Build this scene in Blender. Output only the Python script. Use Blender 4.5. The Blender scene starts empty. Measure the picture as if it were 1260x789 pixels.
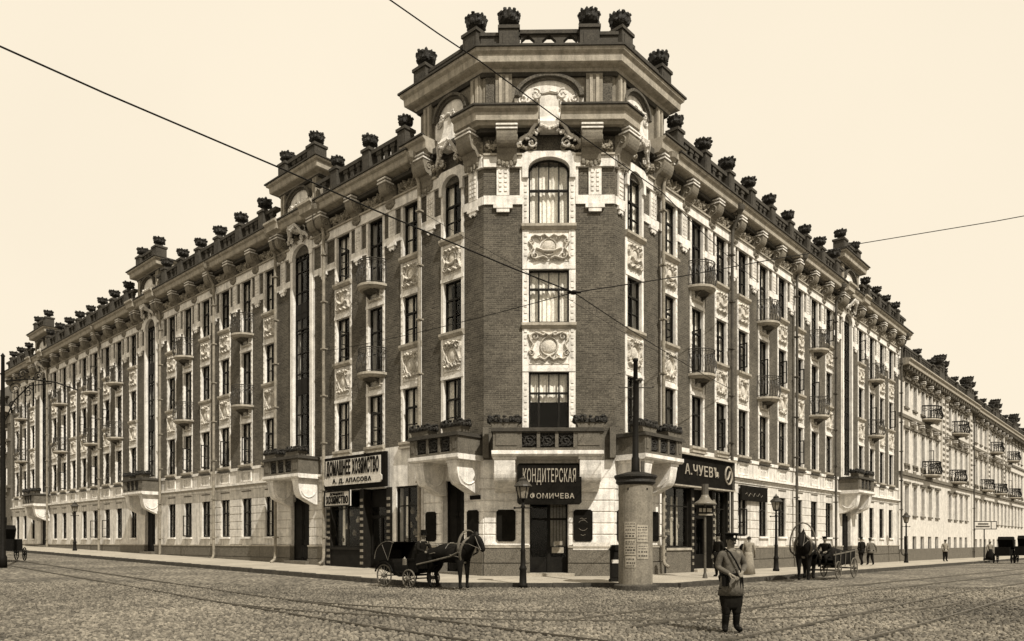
import bpy, bmesh, math, random
import numpy as np
from mathutils import Vector, Matrix

random.seed(7)
rng = np.random.default_rng(7)
R = math.radians
SC = bpy.context.scene
COL = SC.collection
E = 1.6                      # eye height; facade heights below are given above the eye

# ------------------------------------------------------------------ camera
cam_d = bpy.data.cameras.new('camera')
cam = bpy.data.objects.new('camera', cam_d)
COL.objects.link(cam)
cam.location = (0, 0, E)
cam.rotation_euler = (R(90), 0, 0)
cam_d.sensor_width = 36
cam_d.lens = 36 * 906 / 1260
cam_d.shift_y = (667 - 394.5) / 1260
cam_d.clip_start = 0.1
cam_d.clip_end = 3000
SC.camera = cam

# ------------------------------------------------------------------ light
SUN_EL, SUN_AZ = 50.0, 30.0          # azimuth of the sun to the right of straight behind the camera
w = bpy.data.worlds.new('World'); SC.world = w; w.use_nodes = True
nt = w.node_tree; nt.nodes.clear()
out = nt.nodes.new('ShaderNodeOutputWorld'); bg = nt.nodes.new('ShaderNodeBackground')
sky = nt.nodes.new('ShaderNodeTexSky'); sky.sky_type = 'NISHITA'; sky.sun_disc = False
sky.sun_elevation = R(SUN_EL); sky.sun_rotation = R(180 - SUN_AZ)
bw = nt.nodes.new('ShaderNodeRGBToBW')
nt.links.new(sky.outputs[0], bw.inputs[0])
mx = nt.nodes.new('ShaderNodeMath'); mx.operation = 'MULTIPLY_ADD'; mx.inputs[1].default_value = 0.06; mx.inputs[2].default_value = 9.15
nt.links.new(bw.outputs[0], mx.inputs[0])
tcn = nt.nodes.new('ShaderNodeTexCoord')
nzn = nt.nodes.new('ShaderNodeTexNoise'); nzn.inputs['Scale'].default_value = 2.2; nzn.inputs['Detail'].default_value = 5
nt.links.new(tcn.outputs['Generated'], nzn.inputs['Vector'])
mn = nt.nodes.new('ShaderNodeMath'); mn.operation = 'MULTIPLY_ADD'; mn.inputs[1].default_value = 1.1; mn.inputs[2].default_value = -0.55
nt.links.new(nzn.outputs['Fac'], mn.inputs[0])
ad = nt.nodes.new('ShaderNodeMath'); ad.operation = 'ADD'
nt.links.new(mx.outputs[0], ad.inputs[0]); nt.links.new(mn.outputs[0], ad.inputs[1])
tint = nt.nodes.new('ShaderNodeMix'); tint.data_type = 'RGBA'; tint.blend_type = 'MULTIPLY'; tint.inputs[0].default_value = 1
tint.inputs[7].default_value = (1.0, 0.888, 0.705, 1)
nt.links.new(ad.outputs[0], tint.inputs[6]); nt.links.new(tint.outputs[2], bg.inputs[0])
bg.inputs[1].default_value = 0.070
nt.links.new(bg.outputs[0], out.inputs[0])
sun_d = bpy.data.lights.new('sun', 'SUN'); sun_d.energy = 3.9; sun_d.angle = R(0.5); sun_d.color = (1.0, 0.94, 0.84)
sun = bpy.data.objects.new('sun', sun_d); COL.objects.link(sun)
sd = Vector((math.sin(R(SUN_AZ)) * math.cos(R(SUN_EL)), -math.cos(R(SUN_AZ)) * math.cos(R(SUN_EL)), math.sin(R(SUN_EL))))
sun.rotation_euler = sd.to_track_quat('Z', 'Y').to_euler()
sun.location = sd * 60
SC.view_settings.view_transform = 'Standard'
SC.view_settings.look = 'None'
SC.view_settings.exposure = 0.585
SC.view_settings.gamma = 1.0

# ------------------------------------------------------------------ materials (an old sepia print: every thing is some brown-grey)
def S(v, warm=1.0):
    warm *= 1.0 if v < 0.25 else max(0.4, 1 - (v-0.25)*1.8)
    return (min(1, v * (1 + 0.02 * warm)), v * (1 - 0.085 * warm), v * (1 - 0.27 * warm), 1)

def mat(name, v, rough=0.85, var=0.25, scale=3.0, bump=0.0, bscale=40.0, fine=0.25, stain=0.0, spec=0.25, metal=0.0):
    m = bpy.data.materials.new(name); m.use_nodes = True
    n = m.node_tree.nodes; l = m.node_tree.links
    p = n['Principled BSDF']
    p.inputs['Roughness'].default_value = rough; p.inputs['Specular IOR Level'].default_value = spec
    p.inputs['Metallic'].default_value = metal
    g = n.new('ShaderNodeNewGeometry')
    a = n.new('ShaderNodeTexNoise'); a.inputs['Scale'].default_value = scale; a.inputs['Detail'].default_value = 6; a.inputs['Roughness'].default_value = 0.65
    b = n.new('ShaderNodeTexNoise'); b.inputs['Scale'].default_value = 22; b.inputs['Detail'].default_value = 3
    l.new(g.outputs['Position'], a.inputs['Vector']); l.new(g.outputs['Position'], b.inputs['Vector'])
    mr = n.new('ShaderNodeMapRange'); mr.inputs[1].default_value = 0.3; mr.inputs[2].default_value = 0.7
    mr.inputs[3].default_value = 1 - var; mr.inputs[4].default_value = 1 + var
    l.new(a.outputs['Fac'], mr.inputs[0])
    mr2 = n.new('ShaderNodeMapRange'); mr2.inputs[1].default_value = 0.3; mr2.inputs[2].default_value = 0.7
    mr2.inputs[3].default_value = 1 - fine; mr2.inputs[4].default_value = 1 + fine
    l.new(b.outputs['Fac'], mr2.inputs[0])
    mu = n.new('ShaderNodeMath'); mu.operation = 'MULTIPLY'; l.new(mr.outputs[0], mu.inputs[0]); l.new(mr2.outputs[0], mu.inputs[1])
    last = mu.outputs[0]
    if stain:      # vertical rain streaks
        mp = n.new('ShaderNodeMapping'); mp.inputs['Scale'].default_value = (3.2, 3.2, 0.22)
        l.new(g.outputs['Position'], mp.inputs['Vector'])
        c = n.new('ShaderNodeTexNoise'); c.inputs['Scale'].default_value = 1.6; c.inputs['Detail'].default_value = 5
        l.new(mp.outputs[0], c.inputs['Vector'])
        mr3 = n.new('ShaderNodeMapRange'); mr3.inputs[1].default_value = 0.45; mr3.inputs[2].default_value = 0.75
        mr3.inputs[3].default_value = 1; mr3.inputs[4].default_value = 1 - stain
        l.new(c.outputs['Fac'], mr3.inputs[0])
        mu3 = n.new('ShaderNodeMath'); mu3.operation = 'MULTIPLY'; l.new(last, mu3.inputs[0]); l.new(mr3.outputs[0], mu3.inputs[1]); last = mu3.outputs[0]
    vm = n.new('ShaderNodeVectorMath'); vm.operation = 'SCALE'; vm.inputs[0].default_value = S(v)[:3]
    l.new(last, vm.inputs['Scale']); l.new(vm.outputs[0], p.inputs['Base Color'])
    if bump:
        c = n.new('ShaderNodeTexNoise'); c.inputs['Scale'].default_value = bscale; c.inputs['Detail'].default_value = 4
        l.new(g.outputs['Position'], c.inputs['Vector'])
        bp = n.new('ShaderNodeBump'); bp.inputs['Strength'].default_value = bump; bp.inputs['Distance'].default_value = 0.02
        l.new(c.outputs['Fac'], bp.inputs['Height']); l.new(bp.outputs[0], p.inputs['Normal'])
    return m

def brick_mat(name, v):
    m = bpy.data.materials.new(name); m.use_nodes = True
    n = m.node_tree.nodes; l = m.node_tree.links; p = n['Principled BSDF']
    p.inputs['Roughness'].default_value = 0.9; p.inputs['Specular IOR Level'].default_value = 0.15
    tc = n.new('ShaderNodeTexCoord'); sp = n.new('ShaderNodeSeparateXYZ'); cb = n.new('ShaderNodeCombineXYZ')
    g = n.new('ShaderNodeNewGeometry')
    sg = n.new('ShaderNodeSeparateXYZ'); l.new(g.outputs['Position'], sg.inputs[0])
    l.new(tc.outputs['Object'], sp.inputs[0])
    ax = n.new('ShaderNodeMath'); ax.operation = 'ADD'; l.new(sp.outputs[0], ax.inputs[0]); l.new(sp.outputs[1], ax.inputs[1])
    l.new(ax.outputs[0], cb.inputs[0]); l.new(sg.outputs[2], cb.inputs[1])
    br = n.new('ShaderNodeTexBrick'); br.inputs['Scale'].default_value = 1.0
    br.inputs['Brick Width'].default_value = 0.27; br.inputs['Row Height'].default_value = 0.078; br.inputs['Mortar Size'].default_value = 0.011
    br.inputs['Color1'].default_value = S(v * 0.72); br.inputs['Color2'].default_value = S(v * 1.3); br.inputs['Mortar'].default_value = S(v * 1.5)
    br.inputs['Bias'].default_value = 0.0
    l.new(cb.outputs[0], br.inputs['Vector'])
    a = n.new('ShaderNodeTexNoise'); a.inputs['Scale'].default_value = 0.7; a.inputs['Detail'].default_value = 8; a.inputs['Roughness'].default_value = 0.7
    l.new(g.outputs['Position'], a.inputs['Vector'])
    b = n.new('ShaderNodeTexNoise'); b.inputs['Scale'].default_value = 20; b.inputs['Detail'].default_value = 5; b.inputs['Roughness'].default_value = 0.85
    l.new(g.outputs['Position'], b.inputs['Vector'])
    mr = n.new('ShaderNodeMapRange'); mr.inputs[1].default_value = 0.3; mr.inputs[2].default_value = 0.7; mr.inputs[3].default_value = 0.62; mr.inputs[4].default_value = 1.32
    l.new(a.outputs['Fac'], mr.inputs[0])
    mr2 = n.new('ShaderNodeMapRange'); mr2.inputs[1].default_value = 0.3; mr2.inputs[2].default_value = 0.7; mr2.inputs[3].default_value = 0.25; mr2.inputs[4].default_value = 1.8
    l.new(b.outputs['Fac'], mr2.inputs[0])
    mu = n.new('ShaderNodeMath'); mu.operation = 'MULTIPLY'; l.new(mr.outputs[0], mu.inputs[0]); l.new(mr2.outputs[0], mu.inputs[1])
    vm = n.new('ShaderNodeVectorMath'); vm.operation = 'SCALE'; l.new(br.outputs['Color'], vm.inputs[0]); l.new(mu.outputs[0], vm.inputs['Scale'])
    l.new(vm.outputs[0], p.inputs['Base Color'])
    bp = n.new('ShaderNodeBump'); bp.inputs['Strength'].default_value = 0.6; bp.inputs['Distance'].default_value = 0.012; bp.invert = True
    l.new(br.outputs['Fac'], bp.inputs['Height']); l.new(bp.outputs[0], p.inputs['Normal'])
    return m

def glass_mat(name):
    m = bpy.data.materials.new(name); m.use_nodes = True
    n = m.node_tree.nodes; l = m.node_tree.links; n.clear()
    o = n.new('ShaderNodeOutputMaterial'); mixs = n.new('ShaderNodeMixShader')
    t = n.new('ShaderNodeBsdfTransparent'); t.inputs[0].default_value = (.975, .975, .965, 1)
    g = n.new('ShaderNodeBsdfGlossy'); g.inputs['Roughness'].default_value = 0.1; g.inputs[0].default_value = (.7, .7, .68, 1)
    f = n.new('ShaderNodeLayerWeight'); f.inputs[0].default_value = 0.5
    pw = n.new('ShaderNodeMath'); pw.operation = 'POWER'; pw.inputs[1].default_value = 4.0
    ma = n.new('ShaderNodeMath'); ma.operation = 'MULTIPLY_ADD'; ma.inputs[1].default_value = 0.42; ma.inputs[2].default_value = 0.012
    l.new(f.outputs['Facing'], pw.inputs[0]); l.new(pw.outputs[0], ma.inputs[0])
    geo = n.new('ShaderNodeNewGeometry'); nz = n.new('ShaderNodeTexNoise'); nz.inputs['Scale'].default_value = 2.5
    l.new(geo.outputs['Position'], nz.inputs['Vector'])
    bp = n.new('ShaderNodeBump'); bp.inputs['Strength'].default_value = 0.08; l.new(nz.outputs['Fac'], bp.inputs['Height']); l.new(bp.outputs[0], g.inputs['Normal'])
    l.new(ma.outputs[0], mixs.inputs[0]); l.new(t.outputs[0], mixs.inputs[1]); l.new(g.outputs[0], mixs.inputs[2]); l.new(mixs.outputs[0], o.inputs[0])
    return m

M = {
 'brick': brick_mat('brick_wall_paint', 0.074),
 'cream': mat('cream_stucco', 0.66, var=0.22, fine=0.16, stain=0.38, bump=0.25, bscale=30),
 'cream2': mat('weathered_cream_stucco', 0.54, var=0.22, fine=0.16, stain=0.42, bump=0.3, bscale=30),
 'relief': mat('cream_moulded_stucco', 0.45, var=0.3, fine=0.3, bump=0.3, bscale=60),
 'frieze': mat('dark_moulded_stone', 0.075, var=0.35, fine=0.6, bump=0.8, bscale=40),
 'friezep': mat('soot_toned_stucco', 0.23, var=0.35, fine=0.5, bump=0.8, bscale=40),
 'console': mat('grey_carved_stone', 0.17, var=0.25, fine=0.25, bump=0.4, bscale=50),
 'cornice': mat('cornice_stone', 0.31, var=0.25, fine=0.15, stain=0.35, bump=0.3, bscale=30),
 'soffit_shade': mat('dark_gutter_and_shade', 0.04, var=0.3, fine=0.3),  # gutter colour, also used to paint the shade below the cornices
 'plinth': mat('granite_plinth', 0.105, var=0.15, fine=0.45, bump=0.5, bscale=60),
 'urn': mat('blackened_zinc', 0.018, var=0.4, fine=0.5, bump=1.0, bscale=35, rough=0.6),
 'parapet': mat('sooty_parapet_stone', 0.045, var=0.3, fine=0.35, bump=0.5, bscale=40),
 'roof': mat('dark_sheet_roof', 0.06, var=0.3, rough=0.6),
 'wood': mat('dark_window_wood', 0.012, spec=.1, var=0.3, rough=0.6),
 'wood2': mat('pale_window_wood', 0.32, var=0.3, rough=0.6),
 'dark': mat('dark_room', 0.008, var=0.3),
 'door': mat('dark_door_wood', 0.008, spec=.1, var=0.4, rough=0.7),
 'curtain': mat('pale_curtain_cloth', 0.8, var=0.15, scale=5),
 'iron': mat('black_cast_iron', 0.009, var=0.3, rough=0.6, spec=0.08),
 'ironl': mat('grey_wrought_iron', 0.035, var=0.4, rough=0.5),
 'pipe': mat('zinc_pipe', 0.20, var=0.4, fine=0.3, rough=0.55),
 'piped': mat('rusty_dark_pipe', 0.06, var=0.4, rough=0.6),
 'balc': mat('balcony_stone', 0.10, var=0.25, fine=0.3, bump=0.4, bscale=40),
 'sign': mat('black_sign_paint', 0.008, spec=.03, var=0.4, rough=0.7),
 'signw': mat('pale_sign_paint', 0.5, var=0.12, rough=0.6),
 'letter': mat('gilt_letter_paint', 0.27, var=0.3, rough=0.5),
 'letterd': mat('dull_letter_paint', 0.17, var=0.4, rough=0.5),
 'glass': glass_mat('window_glass'),
 'pave': mat('pale_pavement_slab', 0.30, var=0.2, fine=0.2, scale=0.8, bump=0.3, bscale=20),
 'kerb': mat('kerb_granite_shade', 0.045, var=0.4, fine=0.4, bump=0.5, bscale=30),  # granite darkened so its colour stands for the shadow line along the kerb
 'rail': mat('worn_tram_rail', 0.10, var=0.3, rough=0.4, metal=0.3),
 'poster': mat('plastered_column_paint', 0.175, var=0.25, fine=0.25, stain=0.3),
 'paper': mat('posted_paper', 0.27, var=0.25, fine=0.2),
 'paperd': mat('print_ink', 0.06, var=0.3),
 'horse': mat('dark_bay_hide', 0.007, var=0.4, rough=0.7, spec=0.06),
 'harness': mat('harness_leather', 0.10, var=0.3, rough=0.5),
 'black': mat('black_lacquer', 0.005, var=0.3, rough=0.5, spec=0.05),
 'cloth': mat('dark_wool', 0.009, var=0.3, spec=.05),
 'clothg': mat('grey_wool', 0.10, var=0.3),
 'tunic': mat('pale_duty_tunic', 0.072, var=0.25, fine=0.25, bump=0.5, bscale=25),
 'cotton': mat('white_cotton', 0.2, var=0.15),
 'skin': mat('sunburnt_skin', 0.15, var=0.1),
 'hair': mat('dark_hair', 0.02, var=0.2),
 'wheelp': mat('worn_wheel_wood', 0.09, var=0.4),
 'lampglass': mat('milky_lamp_glass', 0.18, var=0.3, rough=0.2, spec=0.5),
 'neigh': mat('neighbour_stucco', 0.52, var=0.2, fine=0.15, stain=0.25, bump=0.3),
 'neighd': mat('neighbour_trim', 0.12, var=0.3, fine=0.2),
 'bronze': mat('dull_brass', 0.13, var=0.2, rough=0.4),
}

# ------------------------------------------------------------------ mesh building
class MB:
    def __init__(s): s.v = []; s.f = []; s.m = []
    def add(s, vs, fs, mi=0):
        b = len(s.v); s.v += [tuple(v) for v in vs]; s.f += [tuple(i + b for i in f) for f in fs]; s.m += [mi] * len(fs); return s
    def box(s, x0, x1, y0, y1, z0, z1, mi=0):
        return s.add([(x0,y0,z0),(x1,y0,z0),(x1,y1,z0),(x0,y1,z0),(x0,y0,z1),(x1,y0,z1),(x1,y1,z1),(x0,y1,z1)],
              [(0,3,2,1),(4,5,6,7),(0,1,5,4),(1,2,6,5),(2,3,7,6),(3,0,4,7)], mi)
    def prism(s, poly, y0, y1, mi=0):      # poly in (x,z), extruded along y
        n = len(poly)
        ar = sum(poly[i][0]*poly[(i+1)%n][1]-poly[(i+1)%n][0]*poly[i][1] for i in range(n))
        if ar < 0: poly = poly[::-1]
        vs = [(x, y0, z) for x, z in poly] + [(x, y1, z) for x, z in poly]
        fs = [tuple(range(n)), tuple(range(2*n-1, n-1, -1))] + [(i, i+n, (i+1)%n+n, (i+1)%n) for i in range(n)]
        return s.add(vs, fs, mi)
    def prismx(s, poly, x0, x1, mi=0):     # poly in (y,z), extruded along x
        n = len(poly)
        ar = sum(poly[i][0]*poly[(i+1)%n][1]-poly[(i+1)%n][0]*poly[i][1] for i in range(n))
        if ar < 0: poly = poly[::-1]
        vs = [(x0, y, z) for y, z in poly] + [(x1, y, z) for y, z in poly]
        fs = [tuple(range(n-1, -1, -1)), tuple(range(n, 2*n))] + [(i, (i+1)%n, (i+1)%n+n, i+n) for i in range(n)]
        return s.add(vs, fs, mi)
    def lathe(s, prof, seg=14, c=(0,0,0), jit=0.0, mi=0, a0=0.0, a1=2*math.pi, lob=0, lamp=0.0):
        full = abs(a1 - a0 - 2*math.pi) < 1e-6
        k = seg if full else seg + 1
        vs = []
        for j, (r, z) in enumerate(prof):
            for i in range(k):
                a = a0 + (a1-a0) * i / seg
                rr = r * (1 + random.uniform(-jit, jit)) * (1 + lamp * math.cos(lob * a)) if r > 1e-5 else 0
                vs.append((c[0] + rr*math.cos(a), c[1] + rr*math.sin(a), c[2] + z + (random.uniform(-jit, jit)*0.3*r)))
        fs = []
        for j in range(len(prof)-1):
            for i in range(seg if not full else k):
                i2 = (i+1) % k if full else i+1
                fs.append((j*k+i, j*k+i2, (j+1)*k+i2, (j+1)*k+i))
        if prof[0][0] > 1e-5 and full: fs.append(tuple(range(k-1, -1, -1)))
        if prof[-1][0] > 1e-5 and full: fs.append(tuple(range((len(prof)-1)*k, len(prof)*k)))
        return s.add(vs, fs, mi)
    def tube(s, pts, r, seg=6, mi=0, closed=False):
        pts = [Vector(p) for p in pts]; n = len(pts)
        rr = r if isinstance(r, (list, tuple)) else [r]*n
        vs = []; up = None
        for i, p in enumerate(pts):
            t = (pts[(i+1) % n] - pts[i-1]) if closed else (pts[min(i+1, n-1)] - pts[max(i-1, 0)])
            t = t.normalized() if t.length > 1e-9 else Vector((0, 0, 1))
            if up is None:
                up = Vector((0,0,1)) if abs(t.z) < 0.9 else Vector((1,0,0))
            a = t.cross(up)
            if a.length < 1e-3: a = t.cross(Vector((0.3, 1, 0.1)))
            a.normalize(); b = t.cross(a).normalized(); up = -b if False else up
            for k in range(seg):
                th = 2*math.pi*k/seg
                vs.append(p + (a*math.cos(th) + b*math.sin(th)) * rr[i])
        fs = []
        m = n if closed else n-1
        for i in range(m):
            i2 = (i+1) % n
            for k in range(seg):
                k2 = (k+1) % seg
                fs.append((i*seg+k, i*seg+k2, i2*seg+k2, i2*seg+k))
        if not closed:
            fs.append(tuple(range(seg-1, -1, -1))); fs.append(tuple(range((n-1)*seg, n*seg)))
        return s.add(vs, fs, mi)
    def ball(s, c, r, seg=8, rings=5, mi=0, jit=0.0):
        rx, ry, rz = r if isinstance(r, (tuple, list)) else (r, r, r)
        vs = [(c[0], c[1], c[2]-rz)]
        for j in range(1, rings):
            ph = -math.pi/2 + math.pi*j/rings
            for i in range(seg):
                a = 2*math.pi*i/seg; q = 1 + random.uniform(-jit, jit)
                vs.append((c[0]+rx*q*math.cos(ph)*math.cos(a), c[1]+ry*q*math.cos(ph)*math.sin(a), c[2]+rz*q*math.sin(ph)))
        vs.append((c[0], c[1], c[2]+rz)); L = len(vs)-1
        fs = [(0, 1+(i+1)%seg, 1+i) for i in range(seg)]
        for j in range(rings-2):
            for i in range(seg):
                a = 1+j*seg+i; b = 1+j*seg+(i+1)%seg
                fs.append((a, b, b+seg, a+seg))
        fs += [(L-seg+i, L-seg+(i+1)%seg, L) for i in range(seg)]
        return s.add(vs, fs, mi)
    def xf(s, mtx, start=0):
        for i in range(start, len(s.v)): s.v[i] = tuple(mtx @ Vector(s.v[i]))
        return s
    def mesh(s, name, mats, smooth=False, fix=False):
        me = bpy.data.meshes.new(name); me.from_pydata(s.v, [], s.f)
        for m in (mats if isinstance(mats, (list, tuple)) else [mats]): me.materials.append(M[m] if isinstance(m, str) else m)
        me.polygons.foreach_set('material_index', s.m)
        if smooth: me.polygons.foreach_set('use_smooth', [True]*len(s.f))
        if fix:
            b = bmesh.new(); b.from_mesh(me); bmesh.ops.recalc_face_normals(b, faces=b.faces); b.to_mesh(me); b.free()
        me.update(); return me

def link(name, me, loc=(0,0,0), rz=0.0, parent=None, rot=None):
    o = bpy.data.objects.new(name, me); COL.objects.link(o); o.location = loc
    o.rotation_euler = rot if rot is not None else (0, 0, rz)
    if parent is not None: o.parent = parent
    return o

def tag(o, label=None, cat=None, group=None, kind=None):
    if label: o['label'] = label
    if cat: o['category'] = cat
    if group: o['group'] = group
    if kind: o['kind'] = kind
    return o

def thing(name, loc, label, cat, group=None, rz=0.0):
    o = bpy.data.objects.new(name, None); COL.objects.link(o); o.location = loc; o.rotation_euler = (0,0,rz)
    o.empty_display_size = 0.3
    return tag(o, label, cat, group)

_mc = {}
def cached(key, fn):
    if key not in _mc: _mc[key] = fn()
    return _mc[key]

# moulding swept along a world-XY path, outward = right-hand side of travel; zf(point index) lifts
def sweep(path, prof, mi=0, closed_prof=True, zs=None):
    P = [Vector((p[0], p[1])) for p in path]; n = len(P); k = len(prof)
    vs = []
    for i in range(n):
        d0 = (P[i]-P[i-1]).normalized() if i > 0 else None
        d1 = (P[i+1]-P[i]).normalized() if i < n-1 else None
        if d0 is None: d0 = d1
        if d1 is None: d1 = d0
        n0 = Vector((d0.y, -d0.x)); n1 = Vector((d1.y, -d1.x))
        b = (n0+n1); b = b / max(1e-6, b.dot(n0)) if b.length > 1e-6 else n0
        z = zs[i] if zs else 0
        for (o, h) in prof: vs.append((P[i].x + b.x*o, P[i].y + b.y*o, h + z))
    fs = []
    kk = k if closed_prof else k-1
    for i in range(n-1):
        for j in range(kk):
            j2 = (j+1) % k
            fs.append((i*k+j, (i+1)*k+j, (i+1)*k+j2, i*k+j2))
    if closed_prof:
        fs.append(tuple(range(k-1, -1, -1))); fs.append(tuple(range((n-1)*k, n*k)))
    return vs, fs

# ------------------------------------------------------------------ carved relief: a height field raised along strokes
def spiral(cx, cy, r0, turns, a0, sgn=1, n=26, asp=1.0):
    return [(cx + sgn*(r0*(1-0.85*t))*math.cos(a0 + turns*2*math.pi*t)*asp, cy + (r0*(1-0.85*t))*math.sin(a0 + turns*2*math.pi*t)) for t in [i/(n-1) for i in range(n)]]

def relief(w, h, strokes, blobs=(), nx=44, ny=36, base=0.0, rim=0.0, mask=None, seed=0, grit=0.0):
    xs = np.linspace(-w/2, w/2, nx); zs = np.linspace(0, h, ny)
    X, Z = np.meshgrid(xs, zs)
    H = np.full_like(X, base)
    for pts, r, amp in strokes:
        P = np.array(pts)
        D = np.full(X.shape, 1e9)
        for a, b in zip(P[:-1], P[1:]):
            ab = b-a; L = (ab**2).sum()+1e-12
            t = np.clip(((X-a[0])*ab[0]+(Z-a[1])*ab[1])/L, 0, 1)
            D = np.minimum(D, (X-a[0]-t*ab[0])**2+(Z-a[1]-t*ab[1])**2)
        D = np.sqrt(D)
        H = np.maximum(H, base + amp*np.sqrt(np.clip(1-(D/r)**2, 0, 1)))
    for cx, cz, rx, rz, amp in blobs:
        q = ((X-cx)/rx)**2+((Z-cz)/rz)**2
        H = np.maximum(H, base + amp*np.sqrt(np.clip(1-q, 0, 1)))
    if grit:
        H = H + np.random.default_rng(seed).uniform(-grit, grit, H.shape)
    if mask is not None:
        keep = mask(X, Z); H = np.where(keep, H, -0.0)
    H[0, :] = H[-1, :] = 0; H[:, 0] = H[:, -1] = 0
    mb = MB()
    vs = [(float(X[j, i]), -float(H[j, i]), float(Z[j, i])) for j in range(ny) for i in range(nx)]
    fs = [(j*nx+i, j*nx+i+1, (j+1)*nx+i+1, (j+1)*nx+i) for j in range(ny-1) for i in range(nx-1)]
    mb.add(vs, fs)
    # thickness
    mb.box(-w/2, w/2, 0.001, 0.05, 0, h)
    return mb

def arc(cx, cz, r, a0, a1, n=14, asp=1.0):
    return [(cx+asp*r*math.cos(R(a0+(a1-a0)*i/(n-1))), cz+r*math.sin(R(a0+(a1-a0)*i/(n-1)))) for i in range(n)]

# ------------------------------------------------------------------ plan of the corner building
P0L = Vector((-1.07, 27.80)); P0R = Vector((3.855, 27.72))
NL = Vector((-0.6706, -0.7417)).normalized(); NR = Vector((0.7412, -0.6713)).normalized()
class Facade:
    def __init__(s, p0, n, sgn):
        s.p0 = p0; s.n = n; s.x = Vector((-n.y, n.x)); s.sgn = sgn; s.ang = math.atan2(s.x.y, s.x.x)
    def P(s, t, off=0.0):
        return s.p0 + s.x * (s.sgn * t) + s.n * off
FL = Facade(P0L, NL, -1); FR = Facade(P0R, NR, 1)
xf_ = (P0R - P0L).normalized()
FF = Facade((P0L + P0R) / 2, Vector((xf_.y, -xf_.x)), 1)
HW = (P0R - P0L).length / 2          # 2.46

def clampf(a, lo, hi): return max(lo, min(hi, a))
def sL(x, y): d = Vector((x, y)) - P0L; return -(d.dot(FL.x))
def sR(x, y): d = Vector((x, y)) - P0R; return d.dot(FR.x)
def zroad(x, y):
    t = clampf((y - 12.5) / 9.5, 0, 1); t = t*t*(3-2*t)
    a = clampf(sL(x, y), 0, 70); b = clampf(sR(x, y), 0, 200)
    dl = (Vector((x, y)) - P0L).dot(NL); dr = (Vector((x, y)) - P0R).dot(NR)
    if dl < -1: a = 0 if dr > 0 else a
    if dr < -1: b = 0 if dl > 0 else b
    return 0.11*t + 0.0165*a - 0.005*b
def zwall(f, s): return 0.33 + (0.0165 if f is FL else -0.005 if f is FR else 0) * max(0, s)

CURB = 3.7
BL = thing('apartment_building', (1.39, 27.76, 0.33), 'four storey corner apartment house of brick with cream surrounds, carved frieze and rooftop urns', 'building')
def put(name, me, f, s, off, h, parent=None, root=None):
    root = root or BL
    p = f.P(s, off)
    o = bpy.data.objects.new(name, me); COL.objects.link(o)
    if parent is None:
        o.parent = root; o.location = (p.x - root.location.x, p.y - root.location.y, h + E - root.location.z)
        o.rotation_euler = (0, 0, f.ang)
    else:          # parent is a part with the same rotation
        q = Vector((p.x, p.y, h + E)) - (parent.location + root.location)
        c, sn = math.cos(-f.ang), math.sin(-f.ang)
        o.parent = parent; o.location = (c*q.x - sn*q.y, sn*q.x + c*q.y, q.z)
    return o
def sub(parent, name, me, loc=(0,0,0), rz=0.0):
    o = bpy.data.objects.new(name, me); COL.objects.link(o); o.parent = parent; o.location = loc; o.rotation_euler = (0,0,rz); return o
def fbox(name, f, s0, s1, o0, o1, h0, h1, m, parent=None, root=None):
    w_ = abs(s1-s0); d = o1-o0; h = h1-h0
    me = cached(('box', name, round(w_,3), round(d,3), round(h,3), m), lambda: MB().box(-w_/2, w_/2, -d, 0, 0, h).mesh(name, m))
    return put(name, me, f, (s0+s1)/2, o0, h0, parent, root)
def wmesh(name, m, vf, root=None, fix=False, smooth=False):
    """part from world coordinates (heights above the eye)"""
    root = root or BL
    v, fc = vf
    mb = MB(); mb.add([(a-root.location.x, b-root.location.y, c+E-root.location.z) for a, b, c in v], fc)
    o = link(name, mb.mesh(name, m, smooth=smooth, fix=fix)); o.parent = root; return o

# bay centres along each wing (metres from the corner)
BAYL = [1.7, 4.2, 6.6, 9.0, 15.45, 17.9, 20.3, 22.65, 25.0, 27.25, 33.3, 35.85, 38.1, 40.45, 42.8, 45.15, 47.4, 49.75, 55.7, 58.1, 60.4]
STL = [12.4, 30.3, 52.5]
BAYR = [1.35, 4.0, 6.4, 8.7, 11.0, 13.4, 15.8, 18.2, 20.5, 22.9, 28.95, 31.3, 33.6, 35.85]
STR = [26.1]
ENDL, ENDR = 62.0, 37.9
BALL = {6.6, 17.9, 25.0, 35.85, 40.45, 47.4, 58.1}
BALR = {6.4, 13.4, 20.5, 31.3}
BH = 0.65; WH = 0.51                  # half width of a bay surround, of a window
HB0, HB1 = 14.1, 14.5                 # band course
F2, F3, F4 = (4.22, 6.42), (8.28, 10.28), (11.95, 14.1)

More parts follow.
